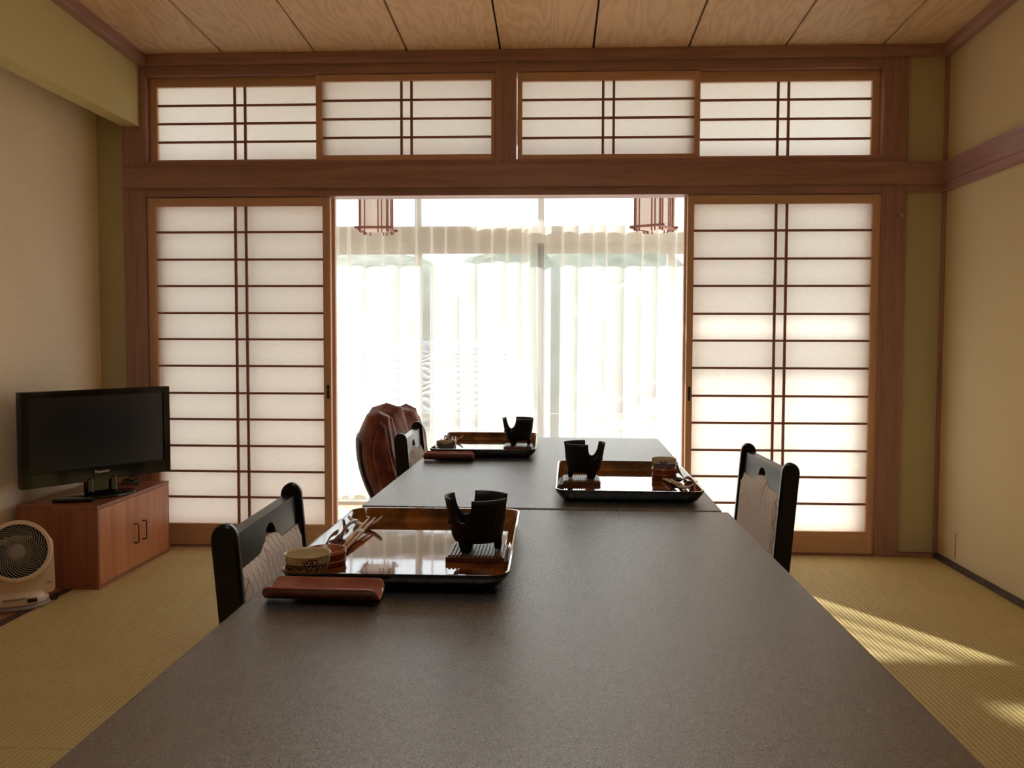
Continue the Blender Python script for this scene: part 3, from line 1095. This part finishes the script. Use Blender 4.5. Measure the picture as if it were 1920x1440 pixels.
for ya, yb, hy in ((cy0 + .0152, ym - .0006, ym - .034), (ym + .0006, cy1 - .0165, ym + .044)):
    dr = obj('door', bx(cx1 - .015, cx1 + .001, ya, yb, .0205, ch - .0168, .0006), M['cab_front'], cab)
    bm = new()
    z0, z1 = .129, .215
    tube(bm, [(cx1 + .001, hy, z0), (cx1 + .018, hy, z0), (cx1 + .020, hy, z0 + .004), (cx1 + .020, hy, z1 - .004), (cx1 + .018, hy, z1), (cx1 + .001, hy, z1)], .0030, 8)
    obj('handle', bm, M['iron'], dr)
for (px, pz) in ((cx1 - .040, ch - .03), (cx1 - .040, .022), (cx1 - .2, ch - .026)):
    bm = new(); cyl(bm, (px, cy0 - .0012, pz), (px, cy0 + .002, pz), .003, n=12)
    obj('screw_cap', bm, M['iron'], cab)

tv = thing('television', 'black flat-screen television on a pedestal, turned toward the table', 'television', (-2.045, 3.858, .3575), 0)
# local: faces -Y before turning
ang = math.atan2(4.129 - 3.55, -1.8405 + 2.2190)
tv.rotation_euler = (0, 0, ang)
tw, tz0, tz1 = .346, .0695, .4820
yb_ = .004
bm = new()
box(bm, -tw, tw, yb_, yb_ + .038, tz0, tz1, .006)
obj('casing', bm, M['black_gloss'], tv)
bm = new()
# bezel frame
ix0, ix1, iz0, iz1 = -tw + .034, tw - .034, tz0 + .062, tz1 - .030
for (a, b, c, d) in ((-tw + .001, ix0, tz0 + .001, tz1 - .001), (ix1, tw - .001, tz0 + .001, tz1 - .001), (ix0, ix1, iz1, tz1 - .001), (ix0, ix1, tz0 + .001, iz0)):
    box(bm, a, b, yb_ - .006, yb_ + .002, c, d, .0012)
obj('bezel', bm, M['black_gloss'], tv)
obj('screen', bx(ix0, ix1, yb_ - .0015, yb_ + .001, iz0, iz1), M['screen'], tv)
obj('rear_bulge', bx(-.22, .22, yb_ + .036, yb_ + .075, tz0 + .06, tz1 - .07, .012), M['black_gloss'], tv)
obj('logo_plate', bx(-.040, .040, yb_ - .0085, yb_ - .0055, tz0 + .002, tz0 + .058, .001), M['black_gloss'], tv)
cu = bpy.data.curves.new('logo_text', 'FONT'); cu.body = 'Panasonic'; cu.size = .0175; cu.extrude = .0004; cu.align_x = 'CENTER'
to = bpy.data.objects.new('logo_tmp', cu); COL.objects.link(to)
dg = bpy.context.evaluated_depsgraph_get(); dg.update()
me = bpy.data.meshes.new_from_object(to.evaluated_get(dg))
COL.objects.unlink(to); bpy.data.objects.remove(to)
me.materials.clear()
lg = obj('lettering', me, M['print'], tv, label='silver brand lettering under the screen')
lg.location = (0, yb_ - .0092, tz0 + .036); lg.rotation_euler = (pi / 2, 0, 0)
obj('neck', bx(-.045, .045, .006, .034, .014, tz0 + .02, .004), M['black_gloss'], tv)
bm = new()
lathe(bm, [(0, 0), (.16, 0), (.163, .004), (.158, .010), (.06, .0165), (0, .017)], n=56)
for v in bm.verts: v.co.y = v.co.y * .62 + .012
obj('stand_base', bm, M['black_gloss'], tv)
for sx_ in (-1, 1):
    obj('pivot_block', bx(sx_ * .055 - .014, sx_ * .055 + .014, -.004, .03, .017, tz0 + .014, .004), M['black_gloss'], tv)

rc = thing('remote_control', 'black remote control lying on the cabinet before the television', 'remote', (-2.082, 3.690, .3575), .16)
obj('body', bx(-.082, .082, -.021, .021, 0, .017, .005), M['black_gloss'], rc)
for i in range(9):
    for j in range(3):
        obj('button', bx(-.068 + i * .0165 - .004, -.068 + i * .0165 + .004, -.012 + j * .012 - .003, -.012 + j * .012 + .003, .0168, .0184, .0006), M['fan_grey'], rc)

cb_ = thing('cable_bundle', 'tangle of dark cables behind the television stand', 'cable', (-2.06, 4.155, .3585), 0)
bm = new(); pts = []
for k in range(60):
    a = k * .47
    pts.append(Vector((.045 * cos(a) * (1 + .3 * sin(k * .9)) + .0, .035 * sin(a) + (k - 30) * .0010, .006 + .014 * (1 + sin(a * 1.7)) * (k / 60.0))))
tube(bm, pts, .0024, 8)
obj('cable', bm, M['iron'], cb_)

# ------------------------------------------------------------------ fan
fan = thing('circulator_fan', 'ivory circulator fan with grey swirl grille on the floor at left', 'fan', (-2.135, 3.36, .001), 0)
fan.rotation_euler = (0, 0, radians(36))
Rg = .113


def disc_base(r0, r1, z0, z1, sy=1.0, bev=.004):
    bm = new()
    lathe(bm, [(0, z0), (r0 - bev, z0), (r0, z0 + bev), (r1, z1 - bev), (r1 - bev, z1), (0, z1)], n=56)
    for v in bm.verts: v.co.y *= sy
    return bm


obj('foot_ring', disc_base(.118, .116, 0, .016, .80), M['fan_grey'], fan)
obj('base', disc_base(.112, .104, .0162, .060, .78, .008), M['fan_white'], fan)
bm = new(); box(bm, .028, .062, -.0935, -.080, .030, .044, .001)
dsp = obj('display_window', bm, M['black_gloss'], fan)
obj('base_slot', bx(-.055, .02, -.0905, -.078, .0475, .0495), M['fan_grey'], fan)
# yoke: upright plates either side, one-piece U
bm = new()
poly = []
W2 = .132
for (x, z) in ((-W2 + .012, .045), (W2 - .012, .045), (W2, .058), (W2 - .003, .24)):
    poly.append((x, z))
for k in range(1, 8):
    a = pi / 2 * k / 8
    poly.append((W2 - .023 + .020 * cos(a), .24 + .030 * sin(a)))
for k in range(1, 24):
    a = pi * k / 24
    poly.append(((Rg + .006) * cos(a) * .9, .205 + (Rg - .03) * sin(a)))
for k in range(8, 0, -1):
    a = pi / 2 * k / 8
    poly.append((-(W2 - .023 + .020 * cos(a)), .24 + .030 * sin(a)))
poly.append((-W2 + .003, .24)); poly.append((-W2, .058))
prism(bm, poly, lambda p, sd: Vector((p[0], -.035 if sd == 0 else -.012, p[1])))
bmesh.ops.bevel(bm, geom=bm.edges[:], offset=.003, segments=2, affect='EDGES')
obj('yoke', bm, M['fan_white'], fan)
head = obj('head', new(), M['fan_white'], fan)
bpy.data.meshes.remove(head.data)
bm = new()
# tilted drum axis along -Y (front) in head space
def ax(bmx):
    for v in bmx.verts: v.co = Vector((v.co.x, -v.co.z, v.co.y))
    return bmx
lathe(bm, [(Rg * .93, .060), (Rg + .004, .062), (Rg + .009, .056), (Rg + .008, .048), (Rg + .002, .03), (Rg - .003, -.03), (Rg * .80, -.085), (Rg * .5, -.11), (0, -.115)], n=64)
ax(bm)
head = obj('head', bm, M['fan_white'], fan)
head.location = (0, -.012, .214); head.rotation_euler = (radians(-20), 0, 0)
bm = new(); lathe(bm, [(0, .030), (Rg * .96, .032)], n=48); ax(bm)
obj('inner_back', bm, M['fan_dark'], head)
bm = new(); lathe(bm, [(0, .052), (.026, .056), (.031, .054), (.031, .046)], n=40); ax(bm)
obj('hub', bm, M['fan_grey'], head)
ribm = new()
pts = []; 
for k in range(13):
    u = k / 12; r = .029 + (Rg * .945 - .029) * u; a = 1.15 * u ** 1.15
    pts.append((r * cos(a), -(.0545 + .003 * sin(pi * u)), r * sin(a)))
tube(ribm, pts, [.0023] * 13, 6)
rib0 = None
for k in range(36):
    if rib0 is None:
        rib0 = obj('grille_rib', ribm, M['fan_grey'], head); r_ = rib0
    else:
        r_ = rib0.copy(); COL.objects.link(r_); r_.parent = head
    r_.rotation_euler = (0, 2 * pi * k / 36, 0)
for rr_ in (.070, Rg * .955):
    bm = new()
    pts = [(rr_ * cos(2 * pi * k / 48), -.0535, rr_ * sin(2 * pi * k / 48)) for k in range(49)]
    if rr_ > .08:
        tube(bm, pts, .0024, 6)
        obj('grille_ring', bm, M['fan_grey'], head)
    else:
        bm.free()
bl = []
for k in range(5):
    bm = new()
    def f(u, v, k=k):
        r = .03 + (Rg * .88 - .03) * u; a = 2 * pi * k / 5 + .9 * v - .2 * u
        return Vector((r * cos(a), -.034 - .010 * v, r * sin(a)))
    grid(bm, f, 8, 8)
    o = obj('blade', bm, M['fan_dark'], head, fix=False)
obj('maker_mark', bx(.096, .120, -.0358, -.0348, .088, .0905), M['fan_grey'], fan)
obj('maker_mark', bx(.100, .118, -.0358, -.0348, .083, .0843), M['fan_grey'], fan)
bm = new()
tube(bm, [(.09, .05, .005), (.12, .03, .006), (.135, .0, .005), (.15, .035, .005), (.16, .10, .005)], .0032, 8)
obj('power_cord', bm, M['iron'], fan)

# ------------------------------------------------------------------ fill lamp added over the tables (above the frame)
lamp = thing('ceiling_lamp', 'square wooden ceiling lamp over the near table, out of the picture', 'lamp', (-.1, 1.0, 2.60))
obj('mount', bx(-.08, .08, -.08, .08, -.02, .035), M['frame_x'], lamp)
for s in (-1, 1):
    obj('frame_bar', bx(-.27, .27, s * .26 - .012, s * .26 + .012, -.12, -.02, .002), M['frame_x'], lamp)
    obj('frame_bar', bx(s * .26 - .012, s * .26 + .012, -.248, .248, -.12, -.02, .002), M['frame_y'], lamp)
te = NT('glowing_lamp_diffuser'); em = te.n('Emission'); em.inputs[0].default_value = (1.0, .94, .86, 1); em.inputs[1].default_value = FILL_LAMP
te.l(em.outputs[0], te.out.inputs[0])
obj('diffuser', bx(-.247, .247, -.247, .247, -.105, -.025), te.m, lamp)

# ------------------------------------------------------------------ small fittings
t = thing('door_catch', 'small metal catch on the right door post', 'catch', (1.672, 4.3955, 1.674))
obj('plate', bx(-.014, .014, -.004, 0, -.011, .011, .001), M['silver'], t)
bm = new(); cyl(bm, (-.006, -.004, 0), (-.006, -.020, 0), .0065, .008, 16); obj('knob', bm, M['silver'], t)
t = thing('outlet_cover', 'sand-coloured outlet cover low on the right wall', 'outlet', (1.8898, 4.235, .045))
obj('plate', bx(-.007, 0, -.035, .035, 0, .115, .002), M['wall_r'], t)
obj('socket_face', bx(-.0085, -.0065, -.014, .014, .025, .09, .001), M['wall_r'], t)

# ------------------------------------------------------------------ veranda lanterns


def lantern(label, loc, rz, group):
    """square hanging lantern; origin at the middle of its bottom frame"""
    t = thing('hanging_lantern', label, 'lantern', loc, rz, group)
    hw = .074; Ht = .34
    bm = new()
    for s in (-1, 1):
        bm.faces.new([bm.verts.new(c) for c in ((-hw, s * hw, .008), (hw, s * hw, .008), (hw, s * hw, Ht), (-hw, s * hw, Ht))])
        bm.faces.new([bm.verts.new(c) for c in ((s * hw, -hw, .008), (s * hw, hw, .008), (s * hw, hw, Ht), (s * hw, -hw, Ht))])
    obj('paper_shade', bm, M['shade'], t)
    g = hw + .005
    for s1 in (-1, 1):
        for s2 in (-1, 1):
            obj('corner_post', bx(s1 * g - .006, s1 * g + .006, s2 * g - .006, s2 * g + .006, -.018, Ht, .001), M['lattice'], t)
    for s in (-1, 1):
        for x in (-.052, .026, .046):
            obj('slat', bx(x - .0032, x + .0032, s * (g + .001) - .003, s * (g + .001) + .003, -.022, Ht), M['lattice'], t)
            obj('slat', bx(s * (g + .001) - .003, s * (g + .001) + .003, x - .0032, x + .0032, -.022, Ht), M['lattice'], t)
        for z in (0.0, Ht - .008):
            obj('frame_bar', bx(-hw - .034, hw + .034, s * (g + .008) - .005, s * (g + .008) + .005, z, z + .013, .001), M['lattice'], t)
            obj('frame_bar', bx(s * (g + .008) - .005, s * (g + .008) + .005, -hw - .034, hw + .034, z - .0075, z + .0055, .001), M['lattice'], t)
    obj('bottom_plate', bx(-hw, hw, -hw, hw, -.004, -.001), M['shade'], t)
    obj('ceiling_plate', bx(-hw - .012, hw + .012, -hw - .012, hw + .012, Ht, Ht + .035, .003), M['lattice'], t)
    cyl_ = new(); cyl(cyl_, (0, 0, Ht + .03), (0, 0, 2.44 - loc[2]), .012, n=12)
    obj('hanging_rod', cyl_, M['lattice'], t)
    return t


GL = 'square slatted paper lanterns on the veranda ceiling'
lantern('left slatted paper lantern hanging beyond the doorway', (-1.040, 5.10, 1.700), radians(0), GL)
lantern('right slatted paper lantern hanging beyond the doorway, turned slightly', (.560, 5.10, 1.705), radians(-33), GL)

# ------------------------------------------------------------------ maroon lounge chair past the end of the tables
ac = thing('lounge_chair', 'maroon velvet lounge chair with creased high back, beyond the farthest dining chair', 'armchair', (-.592, 3.74, 0), radians(84))
# local: faces -Y ; back at y about 0


def back_sec(phi, v, grow, top_extra):
    """closed cross-section point: phi round the back (0 = +x flank, -pi/2 = front), v 0..1 up"""
    c, sn = cos(phi), sin(phi)
    hw_ = .235 + .075 * sin(min(1.0, v * 1.1) * pi * .60)
    hw_ *= 1 - .10 * max(0, v - .82) / .18
    th = (.070 + .016 * sin(v * pi)) * (1 - .35 * max(0, v - .85) / .15)
    ex = .80
    x = (hw_ + grow) * (abs(c) ** ex) * (1 if c >= 0 else -1)
    y = (th + grow) * (abs(sn) ** ex) * (1 if sn >= 0 else -1)
    u = max(-1, min(1, x / hw_))
    yc_ = .040 + .110 * sin(v * pi * .55) - .075 * abs(u) ** 2.2
    z = .285 + v * (.448 + top_extra - .045 * abs(u) ** 3)
    return Vector((x, y + yc_, z)), u


def cush(pu, v):
    phi = 2 * pi * pu
    p, u = back_sec(phi, v, .004, .018)
    front = max(0.0, -sin(phi)) ** .5
    tuft = abs(cos(u * pi * 1.5 + .2)) ** .6              # three vertical puffs
    fold = noise.noise(Vector((cos(phi) * 3.5 + v * 1.8, sin(phi) * 5.5, v * 1.3))) * .022
    fine = noise.noise(Vector((cos(phi) * 10 + v * 5, sin(phi) * 12, v * 2.6 + 3))) * .010
    crease = -.012 * (1 - min(1, abs(u + .38 - .1 * v) / .07)) - .012 * (1 - min(1, abs(u - .32 + .1 * v) / .07))
    crease = min(0, crease) if front > 0 else 0
    d = Vector((cos(phi), sin(phi), 0))
    rear = .15 if sin(phi) > .30 else 1.0
    amt = (.020 * tuft * front + (fold + fine) * rear + crease) * min(1, v * 4 + .3)
    p += d * amt
    t_ = max(0, v - .86) / .14
    pk = math.exp(-((u + .78) / .13) ** 2) + math.exp(-((u - .02) / .13) ** 2) + math.exp(-((u - .76) / .13) ** 2)
    p.z += .022 * t_ * t_ * pk
    return p


bm = new()
NU, NV = 160, 44
vs = grid(bm, cush, NU, NV, closeu=True)
# puffed top closing
top = [vs[i][NV] for i in range(NU)]
prev = top
for k in range(1, 5):
    q = k / 4.0
    ring = []
    for i in range(NU):
        p = top[i].co
        mid = Vector((p.x, (top[i].co.y + top[(NU - i) % NU].co.y) / 2, p.z))
        pp = p.lerp(mid, sin(q * pi / 2) if q < 1 else 1.0)
        pp.z = p.z + .020 * sin(q * pi / 2) + .006 * noise.noise(Vector((p.x * 40, p.y * 40, 1)))
        ring.append(bm.verts.new(pp))
    for i in range(NU):
        f = bm.faces.new((prev[i], prev[(i + 1) % NU], ring[(i + 1) % NU], ring[i])); f.smooth = True
    prev = ring
bm.faces.new([vs[i][0] for i in range(NU)][::-1])
bmesh.ops.remove_doubles(bm, verts=bm.verts[:], dist=.0004)
obj('back_cushion', bm, M['velvet'], ac, label='maroon velvet back cushion with creases and three soft peaks')
bm = new()
def shell(u, v):
    phi = .24 * pi + .52 * pi * u
    p, _ = back_sec(phi, v * .86, .010, 0)
    return p
grid(bm, shell, 40, 24)
o = obj('back_shell', bm, M['shell'], ac)
solidify(o, .010, 0)
bm = new()


def seatf(s):
    def f(u, v):
        x = (2 * u - 1) * .27; y = -.50 + v * .53
        e = max(0, 1 - (abs(2 * u - 1)) ** 6) * max(0, 1 - abs(2 * v - 1) ** 6)
        z = .39 + (.045 * e ** .4 + .008 * noise.noise(Vector((x * 20, y * 20, 2))) if s else -.05 * e ** .4)
        return Vector((x, y, z))
    return f


a = grid(bm, seatf(1), 28, 24); b = grid(bm, seatf(0), 28, 24)
for i in range(28):
    for j in (0, 24): bm.faces.new((a[i][j], a[i + 1][j], b[i + 1][j], b[i][j]))
for j in range(24):
    for i in (0, 28): bm.faces.new((a[i][j], a[i][j + 1], b[i][j + 1], b[i][j]))
obj('seat_cushion', bm, M['velvet'], ac)
obj('seat_frame', bx(-.25, .25, -.47, .07, .275, .345, .012), M['shell'], ac)
for sx_ in (-1, 1):
    for yy in (-.42, .04):
        bm = new(); cyl(bm, (sx_ * .21, yy, 0), (sx_ * .20, yy, .28), .014, .019, 16)
        obj('leg', bm, M['black'], ac)

# ------------------------------------------------------------------ outside
kb('trim_7', bx(-3.4, 3.4, 5.85, 7.05, -.16, -.06), M['house'], 'balcony slab outside the veranda window')
kb('trim_8', bx(-1.5, 3.4, 5.85, 6.98, 2.62, 2.72), M['house'], 'roof eave over the balcony')
kb('trim_9', bx(-3.4, -1.5, 5.85, 7.35, 2.62, 2.72), M['house'], 'deeper roof eave over the left end of the balcony')  # extra overhang, added to keep the second sun patch small
rl = thing('balcony_railing', 'grey balcony railing outside the veranda window', 'railing', (0, 6.98, -.06))
obj('top_rail', bx(-3.3, 3.3, -.03, .03, .50, .545, .005), M['rail'], rl)
obj('lower_rail', bx(-3.3, 3.3, -.015, .015, .40, .425, .003), M['rail'], rl)
obj('lower_rail', bx(-3.3, 3.3, -.015, .015, .06, .085, .003), M['rail'], rl)
post = None
for i in range(15):
    o = obj('post', bx(-.018, .018, -.018, .018, 0, .50, .003), M['rail'], rl) if post is None else post.copy()
    if post is None: post = o
    else: COL.objects.link(o); o.parent = rl
    o.location = (-3.25 + i * .464, 0, 0)
bal = None
for i in range(56):
    o = obj('baluster', bx(-.006, .006, -.006, .006, .085, .40), M['rail'], rl) if bal is None else bal.copy()
    if bal is None: bal = o
    else: COL.objects.link(o); o.parent = rl
    o.location = (-3.19 + i * .116, 0, 0)


def tile_house(label, loc, rz, wid, dep, ze, zr, rows, cols, wall_h):
    """gable house; local ridge along x, front slope faces -Y; origin at the middle of its ground line"""
    t = thing('tiled_house', label, 'house', loc, rz)
    g = 0
    obj('wall', bx(-wid / 2 + .25, wid / 2 - .25, .3, dep - .3, 0, ze - .02), M['house'], t)
    bm = new()
    half = dep / 2
    vs = [bm.verts.new(c) for c in ((-wid / 2 + .25, .3, ze - .02), (-wid / 2 + .25, dep - .3, ze - .02), (-wid / 2 + .25, half, zr - .12), (wid / 2 - .25, .3, ze - .02), (wid / 2 - .25, dep - .3, ze - .02), (wid / 2 - .25, half, zr - .12))]
    bm.faces.new((vs[0], vs[1], vs[2])); bm.faces.new((vs[3], vs[5], vs[4])); bm.faces.new((vs[0], vs[2], vs[5], vs[3])); bm.faces.new((vs[1], vs[4], vs[5], vs[2]))
    obj('gable', bm, M['house'], t)
    sl_ = math.atan2(zr - ze, half)
    # rear slope as one piece
    bm = new()
    vs = [bm.verts.new(c) for c in ((-wid / 2, half, zr), (wid / 2, half, zr), (wid / 2, dep + .1, ze - .05), (-wid / 2, dep + .1, ze - .05))]
    bm.faces.new(vs)
    o = obj('rear_slope', bm, M['roof'], t); solidify(o, .05, -1)
    bm = new()
    vs = [bm.verts.new(c) for c in ((-wid / 2, half, zr - .03), (wid / 2, half, zr - .03), (wid / 2, -.1, ze - .07), (-wid / 2, -.1, ze - .07))]
    bm.faces.new(vs)
    o = obj('front_slope', bm, M['roof'], t); solidify(o, .03, -1)
    tw_ = wid / cols; ln = sqrt(half ** 2 + (zr - ze) ** 2) / rows
    bm = new()
    def f(u, v):
        x = (u - .5) * tw_ * 1.04
        return Vector((x, v * ln * 1.12, .035 * cos(u * 2 * pi) * .7 + (1 - v) * .035))
    grid(bm, f, 6, 2)
    base = None
    for r in range(rows):
        for c in range(cols):
            if base is None:
                o = base = obj('roof_tile', bm, M['roof'], t, fix=False)
                solidify(o, .018, 0)
            else:
                o = base.copy(); COL.objects.link(o); o.parent = t
            y = -.08 + r * half / rows; z = ze + (zr - ze) * (r / rows) + .02
            o.location = (-wid / 2 + (c + .5) * tw_, y, z); o.rotation_euler = (sl_, 0, 0)
    bm = new(); tube(bm, [(-wid / 2 - .05, half, zr + .05), (wid / 2 + .05, half, zr + .05)], .11, 10)
    obj('ridge', bm, M['roof'], t)
    for i in range(3):
        x = -wid / 4 + i * wid / 4
        wi = obj('window', bx(x - .35, x + .35, .27, .31, ze - 1.5, ze - .6, .01), M['alu'], t)
        obj('pane', bx(x - .31, x + .31, .262, .271, ze - 1.46, ze - .64), M['screen'], wi)
    return t


ZG = -3.4
tile_house('tiled roof of the neighbouring house, left beyond the window', (-3.2, 9.6, ZG), .0, 5.2, 7.5, 3.55, 4.30, 12, 22, 3)
tile_house('gabled neighbouring house, right beyond the window', (5.6, 12.5, ZG), radians(62), 5.4, 5.0, 3.1, 4.35, 9, 20, 3)
kb('floor_outside', bx(-40, 40, 6.2, 60, ZG - .1, ZG), M['ground'], 'ground outside between the houses')
# wooded hillside: ridge mesh
bm = new()


def hill(u, v):
    x = -45 + 90 * u; y = 34 + 20 * v
    h = (4.2 + 4.6 * max(0, 1 - abs(x + 3.5) / 22) + 1.2 * noise.noise(Vector((x * .12, 0, 0))) * 2) * sin(min(1, v * 1.5) * pi / 2)
    return Vector((x, y, ZG + h * 1.15 + .5 * noise.noise(Vector((x * .5, y * .5, 3)))))


grid(bm, hill, 90, 16)
kb('wall_hillside', bm, M['leaf'], 'wooded hillside in the distance')
rnd = random.Random(5)
tree_spots = [(-9.0, 26, 5.2), (-5.2, 27, 6.6), (-1.2, 26, 7.3), (3.0, 28, 6.6), (7.6, 27, 6.4)]
for i, (tx, ty, th) in enumerate(tree_spots):
    t = thing('tree', ['leftmost faint tree outside, lower than its neighbours, beyond the left tiled roof', 'faint tree outside, second from the left, above the left tiled roof', 'tallest faint tree outside, just left of where the curtains meet', 'faint tree outside behind the right half of the curtain', 'rightmost faint tree outside, behind the gabled house'][i], 'tree', (tx, ty, ZG), rnd.uniform(0, 6), 'trees beyond the roofs')
    bm = new(); cyl(bm, (0, 0, 0), (0, 0, th * .5), .16, .09, 10); obj('trunk', bm, M['iron'], t)
    bm = new(); bmesh.ops.create_icosphere(bm, subdivisions=4, radius=1)
    for v in bm.verts:
        p = v.co.copy()
        d = 1 + .22 * noise.noise(p * 2.2 + Vector((i, 0, 0))) + .10 * noise.noise(p * 6)
        v.co = Vector((p.x * d * th * .26, p.y * d * th * .26, th * .62 + p.z * d * th * .38))
    for f in bm.faces: f.smooth = True
    obj('crown', bm, M['leaf'], t)
